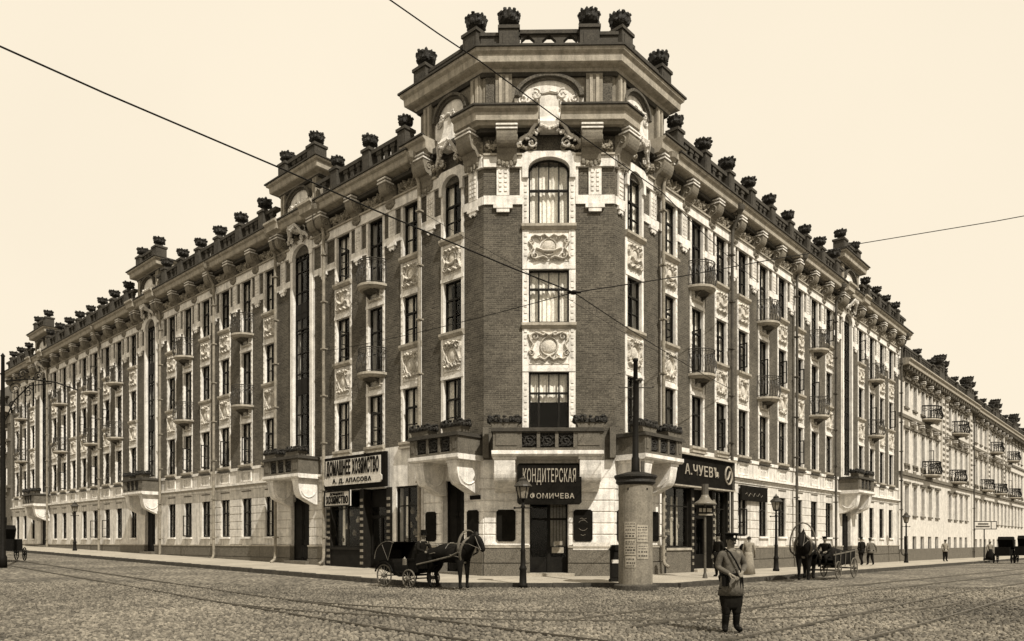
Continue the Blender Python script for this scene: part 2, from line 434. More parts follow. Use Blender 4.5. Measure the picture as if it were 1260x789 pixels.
# ---------------- window parts
def frame_mesh(w, h, kind, m):
    def mk():
        mb = MB(); t = 0.06
        mb.box(-w/2, -w/2+t, -.05, .05, 0, h).box(w/2-t, w/2, -.05, .05, 0, h)
        if kind != 'arch': mb.box(-w/2+t, w/2-t, -.05, .05, h-t, h)
        mb.box(-w/2+t, w/2-t, -.05, .05, 0, t)
        tr = h*0.64
        mb.box(-w/2+t, w/2-t, -.06, .04, tr-.035, tr+.035)
        if kind == 'wide' or (kind == 'arch' and w > 1.3):
            for x in (-w*.25, w*.25): mb.box(x-.035, x+.035, -.055, .04, t, tr-.035)
            for x in (-w*.25, 0, w*.25): mb.box(x-.022, x+.022, -.05, .04, tr+.035, h-t)
        elif kind == 'stair':
            for x in (-w*.17, w*.17): mb.box(x-.03, x+.03, -.05, .04, t, h-t)
            k = 1.0
            while k < h-.4: mb.box(-w/2+t, w/2-t, -.045, .035, k-.025, k+.025); k += 1.0
        else:
            mb.box(-.035, .035, -.055, .04, t, tr-.035)
            mb.box(-.02, .02, -.05, .04, tr+.035, h-t)
            mb.box(-w/2+t, -.035, -.045, .035, tr*.5-.015, tr*.5+.015); mb.box(.035, w/2-t, -.045, .035, tr*.5-.015, tr*.5+.015)
        if kind in ('arch', 'stair'):
            r = w/2; rise = .58 if kind == 'stair' else .42
            pts = [(r*math.cos(math.pi*i/12), h + rise*math.sin(math.pi*i/12)) for i in range(13)]
            inn = [((r-t)*math.cos(math.pi*i/12), h + (rise-t)*math.sin(math.pi*i/12)) for i in range(13)]
            for i in range(12): mb.prism([pts[i], pts[i+1], inn[i+1], inn[i]], -.05, .05)
            for x in ((-w*.25, 0, w*.25) if w > 1.3 else (0,)):
                mb.box(x-.022, x+.022, -.05, .04, h-t, h + (rise-t)*math.sqrt(max(0, 1-(x/(r-t))**2)))
        return mb.mesh('window', m)
    return cached(('frame', round(w,2), round(h,2), kind, m), mk)
def pane_mesh(x0, x1, z0, z1):
    return cached(('pane', round(x1-x0,3), round(z1-z0,3)), lambda: MB().box(0, x1-x0, -.004, .004, 0, z1-z0).mesh('pane', 'glass'))
def curtain_mesh(w, h, style):
    def mk():
        mb = MB(); n = 26; rr = random.Random(style*7+1)
        xs = [-w/2 + w*i/n for i in range(n+1)]
        vs = []; fs = []
        def openx(x, z):
            return x
        for j, z in enumerate((0, h*.5, h)):
            for i, x in enumerate(xs): vs.append((x, .03*math.sin(i*1.9+style) + .015*math.sin(i*4.1+j), z))
        for j in range(2):
            for i in range(n):
                x = (xs[i]+xs[i+1])/2
                if style == 1 and abs(x) < w*.16: continue
                if style == 2 and x > -w*.05: continue
                if style == 3 and j == 0: continue
                fs.append((j*(n+1)+i, j*(n+1)+i+1, (j+1)*(n+1)+i+1, (j+1)*(n+1)+i))
        used = sorted({k for f in fs for k in f}); mp = {k: q for q, k in enumerate(used)}
        mb.add([vs[k] for k in used], [tuple(mp[k] for k in f) for f in fs])
        return mb.mesh('curtain', 'curtain')
    return cached(('curtain', round(w,2), round(h,2), style), mk)
def window(f, s, h0, h1, w, kind='plain', m='wood', off=-.15, curt=0, sill=True, sash=0, root=None):
    h = h1-h0
    o = put('window', frame_mesh(w, h, kind, m), f, s, off, h0, root=root)
    t = .06; tr = h*.64
    if kind == 'wide' or (kind == 'arch' and w > 1.3):
        cells = [(-w/2+t, -w*.25-.035, t, tr-.035), (-w*.25+.035, w*.25-.035, t, tr-.035), (w*.25+.035, w/2-t, t, tr-.035)]
        e = [-w/2+t, -w*.25, 0, w*.25, w/2-t]
        cells += [(e[i]+.022, e[i+1]-.022, tr+.035, h-t) for i in range(4)]
    elif kind == 'stair': cells = [(-w/2+t, w/2-t, t + (h-2*t)*i/5, t+(h-2*t)*(i+1)/5) for i in range(5)]
    else: cells = [(-w/2+t, -.035, t, tr-.035), (.035, w/2-t, t, tr-.035), (-w/2+t, -.02, tr+.035, h-t), (.02, w/2-t, tr+.035, h-t)]
    far = f.P(s).length > 52
    if far: cells = [(-w/2+t, w/2-t, t, h-t)]
    for (x0, x1, z0, z1) in cells:
        sub(o, 'pane', pane_mesh(x0, x1, z0, z1), (x0, .012 if far else 0, z0))
    if kind in ('arch', 'stair'):
        r = w/2-t
        me = cached(('lun', round(w,2)), lambda: MB().prism([(-r, -t)] + [(r*math.cos(math.pi*(1-i/10)), .36*math.sin(math.pi*i/10)) for i in range(11)] + [(r, -t)], -.004, .004).mesh('pane', 'glass'))
        sub(o, 'pane', me, (0, 0.004, h))
    if curt: sub(o, 'curtain', curtain_mesh(w-.06, h + (.25 if kind == 'arch' else 0), curt-1), (0, .14, 0))
    if sash:
        sw = w/2-t; sh = tr-.1
        def mk():
            mb = MB(); q = .05
            mb.box(0, q, -.02, .02, 0, sh).box(sw-q, sw, -.02, .02, 0, sh).box(q, sw-q, -.02, .02, 0, q).box(q, sw-q, -.02, .02, sh-q, sh).box(q, sw-q, -.015, .015, sh*.5-.015, sh*.5+.015)
            return mb.mesh('open_sash', 'wood')
        me = cached(('sash', round(sw,2), round(sh,2)), mk)
        a = R(100) if sash > 0 else R(80)
        # hinged at a side of the opening, swung out into the street
        sd_ = -1 if sash > 0 else 1
        c = sub(o, 'open_sash', me, (sd_*(w/2-.02), -.2, .06), -a if sd_ < 0 else -R(180)+a)
    return o

# ---------------- bay surrounds (cream frame of one bay, all upper floors)
def bay_mesh(kind):
    def mk():
        mb = MB(); y1 = .45; g = WH
        top = HB0
        mb.box(-BH, -g, -.03, y1, 4.0, top).box(g, BH, -.03, y1, 4.0, top)
        def fill(a, b, y=0.0): mb.box(-g, g, y, y1, a, b)
        fill(4.0, F2[0])
        if kind == 'balcony':
            fill(F2[1], 7.32); fill(F3[1], 11.1)
        else:
            fill(F2[1], F3[0]); fill(F3[1], F4[0])
        for z in (6.42, 10.28): mb.box(-BH, BH, -.055, -.03, z, z+.14)
        # beaded jamb edge
        k = 4.3
        while k < 13.9:
            for x in (-BH+.06, BH-.06):
                if not any(abs(k - q) < .25 for q in (6.5, 10.35)): mb.box(x-.03, x+.03, -.05, -.03, k, k+.14)
            k += .3
        return mb.mesh('bay_surround', 'cream')
    return cached(('bay', kind), mk)
def sill_mesh(w, m='cornice'):
    return cached(('sill', round(w,2), m), lambda: MB().prismx([(0.1,0),(-.08,0),(-.16,.1),(-.16,.2),(.1,.24)], -w/2, w/2).mesh('sill', m))

def cart_strokes(w, h):
    s = []
    for q in (-1, 1):
        s.append((spiral(q*w*.33, h*.80, h*.13, 1.3, 2.2 if q > 0 else .9, 1 if q > 0 else -1, asp=1) if False else [(q*x, z) for x, z in spiral(w*.30, h*.80, h*.13, 1.25, -.6)], .035, .085))
        s.append(([(q*x, z) for x, z in [(w*.05, h*.9), (w*.12, h*.84), (w*.2, h*.88), (w*.28, h*.92)]], .05, .11))
        s.append(([(q*x, z) for x, z in [(w*.44, h*.86), (w*.40, h*.7), (w*.34, h*.58), (w*.38, h*.46), (w*.43, h*.36)]], .04, .09))
        s.append(([(q*x, z) for x, z in spiral(w*.38, h*.33, h*.09, 1.2, 1.0)], .032, .08))
        s.append(([(q*x, z) for x, z in [(w*.02, h*.22), (w*.1, h*.13), (w*.2, h*.2), (w*.3, h*.15), (w*.36, h*.2)]], .045, .1))
        s.append(([(q*x, z) for x, z in spiral(w*.2, h*.24, h*.07, 1.1, 2.0)], .028, .08))
        s.append(([(q*x, z) for x, z in arc(0, h*.53, h*.27, 0, 90, asp=.9)], .03, .07))
        s.append(([(q*x, z) for x, z in arc(0, h*.53, h*.27, -90, 0, asp=.9)], .03, .07))
    return s
def panel_mesh(w, h, var=0):
    def mk():
        st = cart_strokes(w, h)
        if var:
            st = [([(x, h-z) for x, z in p], r, a) for p, r, a in st]
            st.append(([(-w*.25, h*.42), (-w*.1, h*.33), (w*.1, h*.33), (w*.25, h*.42)], .06, .11))
        else:
            st.append(([(-w*.14, h*.93), (0, h*.84), (w*.14, h*.93)], .06, .12))
        e = .035; r = .022
        st = [(p_, r_, a_*1.5) for p_, r_, a_ in st]
        st.append(([(-w/2+e, e), (w/2-e, e), (w/2-e, h-e), (-w/2+e, h-e), (-w/2+e, e)], r, .03))
        return relief(w, h, st, blobs=[(0, h*.53, w*.17, h*.2, .09)], nx=int(46*max(1, w/1.1)), ny=52, grit=.003).mesh('relief_panel', 'relief', smooth=False)
    return cached(('panel', round(w,2), round(h,2), var), mk)

rw = random.Random(11)
SASH_R = {(4.0, 3): 1, (6.4, 3): 1, (11.0, 3): 1, (15.8, 3): 1, (18.2, 3): 1, (20.5, 3): 1, (13.4, 3): 1, (28.95, 4): 1, (35.85, 3): 1, (8.7, 2): 1, (18.2, 2): 1, (31.3, 3): 1}
SASH_L = {(22.65, 2): -1, (20.3, 2): -1, (17.9, 2): -1, (15.45, 2): -1, (40.45, 2): -1, (25.0, 2): -1, (42.8, 3): -1, (9.0, 3): -1, (47.4, 2): -1}
def bay(f, s, right, balc=False):
    put('bay_surround', bay_mesh('balcony' if balc else 'plain'), f, s, 0, 0)
    sash = SASH_R if right else SASH_L
    def cur(): return rw.choice((0, 0, 2, 3, 4, 4, 2, 3, 1))
    wk = lambda: 'wood2' if rw.random() < .0 else 'wood'
    for k, (a, b) in ((2, F2), (3, F3), (4, F4)):
        if balc and k > 2: a = 7.34 if k == 3 else 11.15
        window(f, s, a, b, 2*WH, 'plain', wk(), curt=cur(), sash=sash.get((s, k), 0) or ((1 if right else -1) if rw.random() < .1 else 0))
        if not (balc and k > 2): put('sill', sill_mesh(2*BH+.04), f, s, 0, a-.24)
    if not balc:
        put('relief_panel', panel_mesh(1.1, 1.25, 0), f, s, -.005, 6.68)
        put('relief_panel', panel_mesh(1.1, 1.12, 1), f, s, -.005, 10.55)
    else:
        put('relief_panel', panel_mesh(1.1, .55, 0), f, s, -.005, 6.66)
        put('relief_panel', panel_mesh(1.1, .5, 0), f, s, -.005, 10.5)
        balcony(f, s, 7.1); balcony(f, s, 10.92)

def balcony(f, s, h, root=None, rx=.78, ry=.82, heavy=False):
    def slab():
        pts = [(rx*math.cos(math.pi + math.pi*i/16), ry*math.sin(math.pi + math.pi*i/16)) for i in range(17)]
        mb = MB(); n = 17
        for z0, z1, k0, k1 in ((0, .1, .86, .97), (.1, .2, 1.0, 1.0)):
            vs = [(x*k0, y*k0, z0) for x, y in pts] + [(x*k1, y*k1, z1) for x, y in pts]
            mb.add(vs, [tuple(range(n-1, -1, -1)), tuple(range(n, 2*n))] + [(i, i+1, i+1+n, i+n) for i in range(n-1)] + [(n-1, 0, n, 2*n-1)])
        mb.prismx([(-.05, 0), (-.4, 0), (-.3, -.1), (-.1, -.22), (-.05, -.34)], -.4, -.32, 1).prismx([(-.05, 0), (-.4, 0), (-.3, -.1), (-.1, -.22), (-.05, -.34)], .32, .4, 1)
        mb.prismx([(-.04, 0), (-.5, 0), (-.3, -.06), (-.04, -.1)], -.3, .3, 1)  # undersides coloured dark to stand for the shadow below the slab
        return mb.mesh('balcony', ['cornice', 'frieze'], fix=True)
    o = put('balcony', cached(('bslab', rx, ry), slab), f, s, 0, h, root=root)
    def rail():
        mb = MB(); n = 16
        P = lambda t, k=1.0: (k*(rx-.04)*math.cos(math.pi+math.pi*t), k*(ry-.04)*math.sin(math.pi+math.pi*t))
        for z, r in ((1.05, .05 if heavy else .024), (.96, .014), (.06, .03 if heavy else .014)):
            mb.tube([(*P(i/n), z) for i in range(n+1)], r, 5)
        for i in range(n+1):
            k = i/n
            mb.tube([(*P(k), .0), (*P(k, 1.1), .3), (*P(k, 1.06), .55), (*P(k, .98), .8), (*P(k), 1.05)], .03 if heavy else .013, 4)
        for i in range(0, n, 2):          # scrolls between bars
            for zc in (.72,):
                pts = []
                for j in range(9):
                    a = j/8*2*math.pi; t = (i+1)/n + .045*math.cos(a)
                    pts.append((*P(clampf(t, 0, 1), 1.0), zc + .11*math.sin(a)))
                mb.tube(pts, .025 if heavy else .012, 3)
        return mb.mesh('railing', 'iron' if heavy else 'ironl')
    sub(o, 'railing', cached(('brail', rx, ry, heavy), rail), (0, 0, .2))
    return o

# ---------------- brick piers between bays, with cream head
def pier(f, s0, s1, top=True):
    w_ = s1-s0; s = (s0+s1)/2
    me = cached(('pier', round(w_,2)), lambda: MB().box(-w_/2, w_/2, 0, .5, 4.05, HB0).mesh('brick_pier', 'brick'))
    put('brick_pier', me, f, s, 0, 0)
    if not top: return
    fw = .44 if w_ > .9 else .3
    if w_ < .35: return
    def head():
        mb = MB()
        mb.box(-w_/2, w_/2, -.06, 0, 12.72, 13.02)
        mb.box(-fw/2, fw/2, -.07, 0, 13.02, HB0)
        for x in (-fw*.28, fw*.0, fw*.28):
            k = 13.15
            while k < 13.95: mb.box(x-.035, x+.035, -.1, -.07, k, k+.1); k += .16
        mb.box(-fw*.62, fw*.62, -.11, 0, 12.58, 12.72); mb.box(-fw*.4, fw*.4, -.09, 0, 12.46, 12.58)
        for x in (-.1, .1): mb.lathe([(0.0, -.08), (.05, -.04), (.045, 0)], 6, (x, -.05, 12.46))
        return mb.mesh('pier_head', 'cream')
    put('pier_head', cached(('phead', round(w_,2)), head), f, s, 0, 0)

def console_mesh(w=.5, d=.6, h=.98):
    def mk():
        mb = MB()
        prof = [(0, h), (-d, h), (-d, h-.26)] + [(-d*(.62+.4*math.cos(t)), h-.26-.42*math.sin(t)*(h/.98)) for t in [.25*i for i in range(1, 8)]] + [(-d*.34, h*.2), (-d*.28, .06), (-.06, -.06), (0, -.1)]
        mb.prismx([(y, z) for y, z in prof], -w/2, w/2)
        for z in (h-.1, h-.24): mb.box(-w/2-.03, w/2+.03, -d-.045, -d*.3, z, z+.055, 1)
        for x in (-w/2, w/2):     # side scrolls
            sp = [(x, -d*.55+.2*math.cos(a)*(1-a/9), h-.48+.2*math.sin(a)*(1-a/9)) for a in [i*.6 for i in range(14)]]
            mb.tube(sp, .035, 4)
        for i in range(5):        # hanging leaves
            x = -w/2 + w*(i+.5)/5
            mb.ball((x, -d*.22, -.02 - .05*(2-abs(i-2))), (.09, .09, .12), 6, 4, jit=.3)
        return mb.mesh('console', ['console', 'cream'])
    return cached(('console', w, d, h), mk)
def frieze_mesh(w):
    def mk():
        h = .55; st = []
        for q in (-1, 1):
            st.append(([(q*x, z) for x, z in arc(w*.1, h*1.0, w*.3, 180, 350, asp=1)], .05, .2))
            st.append(([(q*x, z) for x, z in arc(w*.16, h*.9, w*.16, 180, 360, asp=1)], .035, .17))
            st.append(([(q*x, z) for x, z in [(w*.05, 0.02), (w*.12, h*.3), (w*.1, h*.6)]], .03, .15)); st.append(([(q*x, z) for x, z in [(w*.3, 0.02), (w*.34, h*.3), (w*.3, h*.6)]], .03, .15))
            st.append(([(q*x, z) for x, z in spiral(w*.38, h*.5, h*.2, 1.2, 1.0)], .035, .09))
        bl = [(random.uniform(-w*.45, w*.45), random.uniform(.08, h*.9), .05, .06, .07) for _ in range(22)]
        return relief(w, h, st, bl, nx=52, ny=18, grit=.012).mesh('frieze_panel', 'friezep')
    return cached(('frieze', round(w,2)), mk)

def urn_mesh(r=.335, h=.6):
    def mk():
        mb = MB()
        mb.lathe([(r*.75, 0), (r*.75, h*.06), (r*.5, h*.12), (r*.42, h*.24), (r*.55, h*.34)], 12)
        mb.lathe([(r*.5, h*.3), (r*.8, h*.4), (r*.95, h*.56), (r*1.0, h*.74), (r*1.08, h*.86), (r*.95, h*.94), (r*.6, h*.9), (0, h*.86)], 22, jit=.03, lob=11, lamp=.035)
        for k in range(13):       # carved fruit and leaves round the rim
            a = 2*math.pi*k/13
            mb.ball((r*.98*math.cos(a), r*.98*math.sin(a), h*(.9+.05*math.sin(k*2.7))), (.07, .07, .07), 6, 4, jit=.35)
        for k in range(11):
            a = 2*math.pi*k/11 + .2
            mb.ball((r*.84*math.cos(a), r*.84*math.sin(a), h*(.55+.05*math.cos(k*2.1))), (.08, .08, .09), 6, 4, jit=.35)
        return mb.mesh('urn', 'urn')
    return cached(('urn', r, h), mk)
def pedestal_mesh(w, h, m='parapet'):
    return cached(('ped', w, round(h,2), m), lambda: MB().box(-w/2, w/2, -w/2, w/2, 0, h-.12).box(-w/2-.05, w/2+.05, -w/2-.05, w/2+.05, h-.12, h).box(-w*.32, w*.32, -w/2-.02, -w/2, .15, h-.28).mesh('pedestal', m))
def balus_mesh(w):
    def mk():
        mb = MB(); mb.box(-w/2, w/2, -.13, .13, 0, .22).box(-w/2, w/2, -.15, .15, .86, 1.02)
        n = max(2, int(w/.46))
        for i in range(n+1):
            x = -w/2 + w*i/n
            if 0 < i < n: mb.box(x-.1, x+.1, -.09, .09, .22, .86); mb.box(x-.16, x+.16, -.11, .11, .7, .86)
        return mb.mesh('balustrade', 'parapet')
    return cached(('balus', round(w,2)), mk)

# ---------------- the two wings
def wing(f, bays, stairs, end, balcs, right):
    items = sorted([(b, 'b') for b in bays] + [(s, 's') for s in stairs])
    SH = 1.05                 # half width of a stair bay
    edge = 0.0
    first = True
    for c, k in items:
        hw = BH if k == 'b' else SH
        if c - hw - edge > .02: pier(f, edge, c-hw, top=True)
        edge = c + hw
    pier(f, edge, end)
    for b in bays:
        if abs(b - bays[0]) < .01: continue          # the arched bay of the corner tower is built apart
        bay(f, b, right, b in balcs)
    for s in stairs: stair_bay(f, s, right)
    # band course with gaps at the arches
    segs = []; e0 = 0.0
    for s in [bays[0]] + stairs:
        segs.append((e0, s-.95 if s != bays[0] else s-.8)); e0 = s+(.95 if s != bays[0] else .8)
    segs.append((e0, end))
    for a, b in segs:
        # split in lengths so it is not one endless stick
        n = max(1, round((b-a)/4.7))
        for i in range(n):
            x0 = a+(b-a)*i/n; x1 = a+(b-a)*(i+1)/n
            fbox('band_course', f, x0, x1, -.02, .12, HB0, HB1, 'cream')
            fbox('band_moulding', f, x0, x1, -.02, .2, HB1, HB1+.07, 'cornice')
    # ground floor string courses
    sc = [(3.4 if not right else 3.4, end)]
    # frieze, consoles and cornice
    allp = []
    for i in range(len(items)-1):
        a = items[i]; b = items[i+1]
        if a[1] == 'b' and b[1] == 'b': allp.append((a[0]+b[0])/2)
        elif a[1] == 'b': allp += [a[0]+1.2, b[0]-1.55]
        else: allp += [a[0]+1.55, b[0]-1.2]
    allp = [p for p in allp if p > 3.4] + [items[-1][0]+1.2]
    for p in allp: put('console', console_mesh(), f, p, 0, 14.35)
    for c, k in items:
        if c < 3: continue
        if k == 'b': put('frieze_panel', frieze_mesh(1.7), f, c, .0, HB1+.07)
        else: put('frieze_panel', frieze_mesh(2.4), f, c, .0, HB1+.07)
    for i in range(len(allp)-1):
        g_ = allp[i+1]-allp[i]
        if 1.8 < g_ < 2.9 and f.P(allp[i]).length < 56: put('garland', garland_mesh(1.5, sag=.2), f, (allp[i]+allp[i+1])/2, 0.02, 15.0)
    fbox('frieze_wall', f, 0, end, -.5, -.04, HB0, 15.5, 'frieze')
    # cornice in lengths, stepping at the rainwater heads
    cuts = [3.6] + [p for p in (PIPL if not right else PIPR) if p > 4.5] + [end+.9]
    prof = [(-.05, 15.3), (.2, 15.3), (.26, 15.36), (.6, 15.38), (.64, 15.42), (.66, 15.64), (.76, 15.7), (.78, 15.8), (-.05, 15.84)]
    for a, b in zip(cuts[:-1], cuts[1:]):
        w_ = b-a-.1
        me = cached(('corn', round(w_,2)), lambda: MB().prismx([(-o, h) for o, h in prof], -w_/2, w_/2).mesh('main_cornice', 'cornice'))
        put('main_cornice', me, f, (a+b)/2, 0, 0)
        fbox('cornice_gutter', f, a, b, .7, .84, 15.805, 15.87, 'soffit_shade')
        fbox('soffit_shade', f, a, b, .0, .3, 15.14, 15.3, 'soffit_shade')  # dark bed mould: the cornice's shadow line put into its colour
    # parapet
    e = 3.7
    for c, k in items + [(end+.3, 'e')]:
        if c < 3.7: continue
        if k == 's':
            e2 = c-1.75
            if e2-e > .3: put('balustrade', balus_mesh(round(e2-e,2)), f, (e+e2)/2, .3, 15.84)
            e = c+1.75; continue
        e2 = c-.28 if k == 'b' else c
        if e2-e > .3: put('balustrade', balus_mesh(round(e2-e,2)), f, (e+e2)/2, .3, 15.84)
        if k == 'b':
            pd = put('pedestal', pedestal_mesh(.5, 1.16), f, c, .3, 15.84)
            u_ = sub(pd, 'urn', urn_mesh(), (0, 0, 1.16), rw.random()*6); k_ = rw.uniform(.84, 1.02); u_.scale = (k_, k_*rw.uniform(.93, 1.07), k_)
        e = c+.28

def garland_mesh(w_, n=11, sag=.28):
    def mk():
        mb = MB(); rr = random.Random(int(w_*100))
        P = [(-w_/2+w_*i/n, -.1, -sag*(1-(2*i/n-1)**2)) for i in range(n+1)]
        mb.tube(P, .05, 5)
        for i, p in enumerate(P):
            for k in range(2): mb.ball((p[0]+rr.uniform(-.05, .05), p[1]-rr.uniform(0, .06), p[2]+rr.uniform(-.06, .06)), rr.uniform(.05, .09), 6, 4, jit=.35)
        for q in (-1, 1):
            mb.tube([(q*w_/2+x, -.08, z-.1) for x, z in spiral(0, 0, .13, 1.3, 1.0)], .03, 4)
        return mb.mesh('garland', 'friezep')
    return cached(('garl', round(w_,2), n, sag), mk)
def arch_plate(name, f, s, wo, ho0, ho1, wi, spring, rise, o0, o1, m, root=None):
    """flat surround with an arched opening"""
    def mk():
        mb = MB(); y0 = -o1; y1 = -o0; n = 14
        r = wi/2
        mb.box(-wo/2, -r, y0, y1, ho0, spring).box(r, wo/2, y0, y1, ho0, spring)
        pin = [(-r*math.cos(math.pi*i/n), spring+rise*math.sin(math.pi*i/n)) for i in range(n+1)]
        def outp(p):
            x, z = p
            return (x*wo/wi, ho1) if abs(x) < r*.86 else ((-wo/2 if x < 0 else wo/2), min(ho1, spring+(ho1-spring)*(z-spring)/(rise*.5)))
        for i in range(n):
            a, b = pin[i], pin[i+1]
            mb.prism([a, b, outp(b), outp(a)], y0, y1)
        return mb.mesh(name, m)
    return put(name, cached((name, 'arch', wo, ho0, ho1, wi, spring, rise, o0, o1, m), mk), f, s, 0, 0, root=root)

def stair_bay(f, s, right):
    # tall cream trim with a many-storey arched window
    for q in (-1, 1):
        fbox('stair_trim', f, s+q*.97, s+q*.75, -.45, .1, 4.0, 13.9, 'cream')
        fbox('stair_trim', f, s+q*1.05, s+q*.97, -.45, .03, 4.0, 13.9, 'cream')
    arch_plate('arch_surround', f, s, 2.06, 13.9, 14.78, 1.5, 13.95, .6, -.4, .14, 'cream')
    window(f, s, 4.3, 13.95, 1.5, 'stair', 'wood', off=-.12, curt=0)
    fbox('spandrel', f, s-.75, s+.75, -.45, -.1, 4.0, 4.3, 'cream')
    for z in (7.3, 11.0): fbox('transom_panel', f, s-.7, s+.7, -.28, -.09, z, z+.75, 'wood')
    # hood, cartouche, attic aedicule
    for q in (-1, 1):
        p = s+q*1.55
        prof = [(-.05, 15.33), (.55, 15.33), (.62, 15.4), (.8, 15.45), (.8, 15.72), (.92, 15.8), (.92, 15.9), (-.05, 15.95)]
        me = cached(('hood', 1.0), lambda: MB().prismx([(-o, h) for o, h in prof], -.55, .55).mesh('hood_cornice', 'cornice'))
        put('hood_cornice', me, f, p, 0.03, 0)
    put('cartouche', cartouche_mesh(1.7, 1.9), f, s, .18, 14.55)
    pr = 3.3/2
    fbox('attic_wall', f, s-pr, s+pr, -1.6, .12, 15.6, 17.5, 'console')
    put('tympanum_relief', tymp_mesh(2.2, 1.65), f, s, .13, 15.66)
    for q in (-1, 1):
        fbox('attic_pilaster', f, s+q*(pr-.45), s+q*(pr-.02), .12, .24, 15.62, 17.5, 'console')
        for t in (-.1, .1): fbox('pilaster_flute', f, s+q*(pr-.235)+t-.05, s+q*(pr-.235)+t+.05, .24, .27, 16.2, 17.3, 'cornice')
    c0 = f.P(s-pr if f.sgn > 0 else s+pr, .12); c1 = f.P(s+pr if f.sgn > 0 else s-pr, .12)
    b0 = f.P(s-pr if f.sgn > 0 else s+pr, -1.6); b1 = f.P(s+pr if f.sgn > 0 else s-pr, -1.6)
    prof = [(-.1, 17.4), (.1, 17.4), (.16, 17.47), (.42, 17.5), (.46, 17.54), (.48, 17.78), (.58, 17.84), (.6, 17.93), (-.1, 17.97)]
    wmesh('attic_cornice', 'cornice', sweep([b0, c0, c1, b1], prof), fix=True)
    g2 = [(.5, 17.94), (.66, 17.94), (.66, 18.0), (.5, 18.0)]
    wmesh('cornice_gutter', 'soffit_shade', sweep([b0, c0, c1, b1], g2), fix=True)
    wmesh('soffit_shade', 'soffit_shade', sweep([b0, c0, c1, b1], [(.0, 17.3), (.1, 17.3), (.14, 17.4), (.0, 17.4)]), fix=True)  # shadow line below the attic cornice, painted as a dark band
    fbox('attic_roof', f, s-pr, s+pr, -1.6, .1, 17.6, 17.9, 'roof')
    for q in (-1, 1):
        pd = put('pedestal', pedestal_mesh(.66, .95), f, s+q*(pr-.35), .05, 17.95)
        sub(pd, 'urn', urn_mesh(.335, .58), (0, 0, .95), q)
    put('balustrade', balus_mesh(1.9), f, s, .1, 17.92)

def cartouche_mesh(w, h):
    """bulging shaft between the hoods, scroll capital above, fruit garland below; z=0 is its lowest point"""
    def mk():
        mb = MB(); sw = w*.14; rr = random.Random(5)
        prof = [(0, h*.95), (-.12, h*.95), (-.2, h*.88), (-.22, h*.7), (-.34, h*.5), (-.5, h*.38), (-.46, h*.3), (-.2, h*.27), (0, h*.27)]
        n0 = len(mb.v); mb.prismx(prof, -sw, sw)
        for q in (-1, 1):
            mb.tube([(q*x, -.24, z) for x, z in spiral(w*.2, h*.9, w*.085, 1.4, 1.2)], .045, 5)
            mb.tube([(q*x, -.2, z) for x, z in [(0, h*.96), (w*.1, h*.93), (w*.16, h*.97)]], .06, 5)
            mb.tube([(q*x, y, z) for x, y, z in [(w*.14, -.45, h*.4), (w*.22, -.4, h*.34), (w*.3, -.25, h*.22), (w*.42, -.14, h*.17), (w*.5, -.08, h*.08)]], .07, 6)
            mb.tube([(q*x, -.16, z) for x, z in spiral(w*.26, h*.1, w*.09, 1.3, .8)], .04, 5)
            mb.tube([(q*x, -.1, z) for x, z in [(w*.3, h*.4), (w*.38, h*.34), (w*.36, h*.25)]], .05, 5)
            for k in range(16):
                t = k/15; mb.ball((q*(w*(.12+.36*t)), -.34+.24*t, h*(.28-.17*t)+rr.uniform(-.06, .06)), rr.uniform(.05, .085), 6, 4, jit=.3)
        for k in range(9): mb.ball((w*.12*(k-4)/4, -.44, h*.27+.03*abs(k-4)), .07, 6, 4, jit=.3)
        return mb.mesh('cartouche', 'cream2')
    return cached(('cart', w, h), mk)
def tymp_mesh(w, h):
    """pale field under a segmental arch, scroll ornaments"""
    def mk():
        mb = MB(); n = 16; r = w/2; sp = h*.55
        A = lambda k, i: (-r*k*math.cos(math.pi*i/n), sp*1.0 + (h-sp)*k*math.sin(math.pi*i/n))
        for i in range(n):
            mb.prism([A(.88, i), A(.88, i+1), A(1.0, i+1), A(1.0, i)], -.22, 0, 1)
            mb.prism([A(.78, i), A(.78, i+1), A(.88, i+1), A(.88, i)], -.13, 0, 1)
            mb.prism([(0, sp), A(.78, i), A(.78, i+1)], -.03, 0, 0)
        mb.box(-r, r, -.03, 0, 0, sp)
        for q in (-1, 1):
            mb.tube([(q*x, -.07, z) for x, z in spiral(w*.37, sp*.92, w*.085, 1.6, 2.6)], .035, 5)
            mb.tube([(q*x, -.06, z) for x, z in [(w*.26, sp*.8), (w*.2, sp*.95), (w*.12, sp*1.15)]], .03, 5)
        return mb.mesh('tympanum_relief', ['cream', 'frieze'])
    return cached(('tymp', w, h), mk)

PIPL = [3.4, 10.2, 14.5, 21.15, 28.4, 39.0, 50.9]
PIPR = [3.12, 9.32, 17.2, 23.4, 37.7]
def pipe(f, s, mtl, h0=-.9, h1=14.9):
    o = None
    def mk():
        mb = MB(); r = .075
        mb.tube([(0, -.5, 16.3), (0, -.4, 16.0), (0, -.18, 15.6), (0, -.14, 15.2), (0, -.14, .3), (0, -.2, .1), (0, -.4, -.03)], r, 8)
        for z in [1.2 + 2.2*i for i in range(7)]: mb.box(-.12, .12, -.24, .0, z, z+.06)
        mb.lathe([(.08, 0), (.2, .15), (.26, .34), (.24, .36)], 10, (0, -.5, 16.25))
        return mb.mesh('drainpipe', mtl)
    put('drainpipe', cached(('pipe', mtl), mk), f, s, .12, -1.0)

wing(FL, BAYL, STL, ENDL, BALL, False)
wing(FR, BAYR, STR, ENDR, BALR, True)
for s in PIPL: pipe(FL, s, 'pipe')
for s in PIPR: pipe(FR, s, 'piped' if s > 4 else 'pipe')

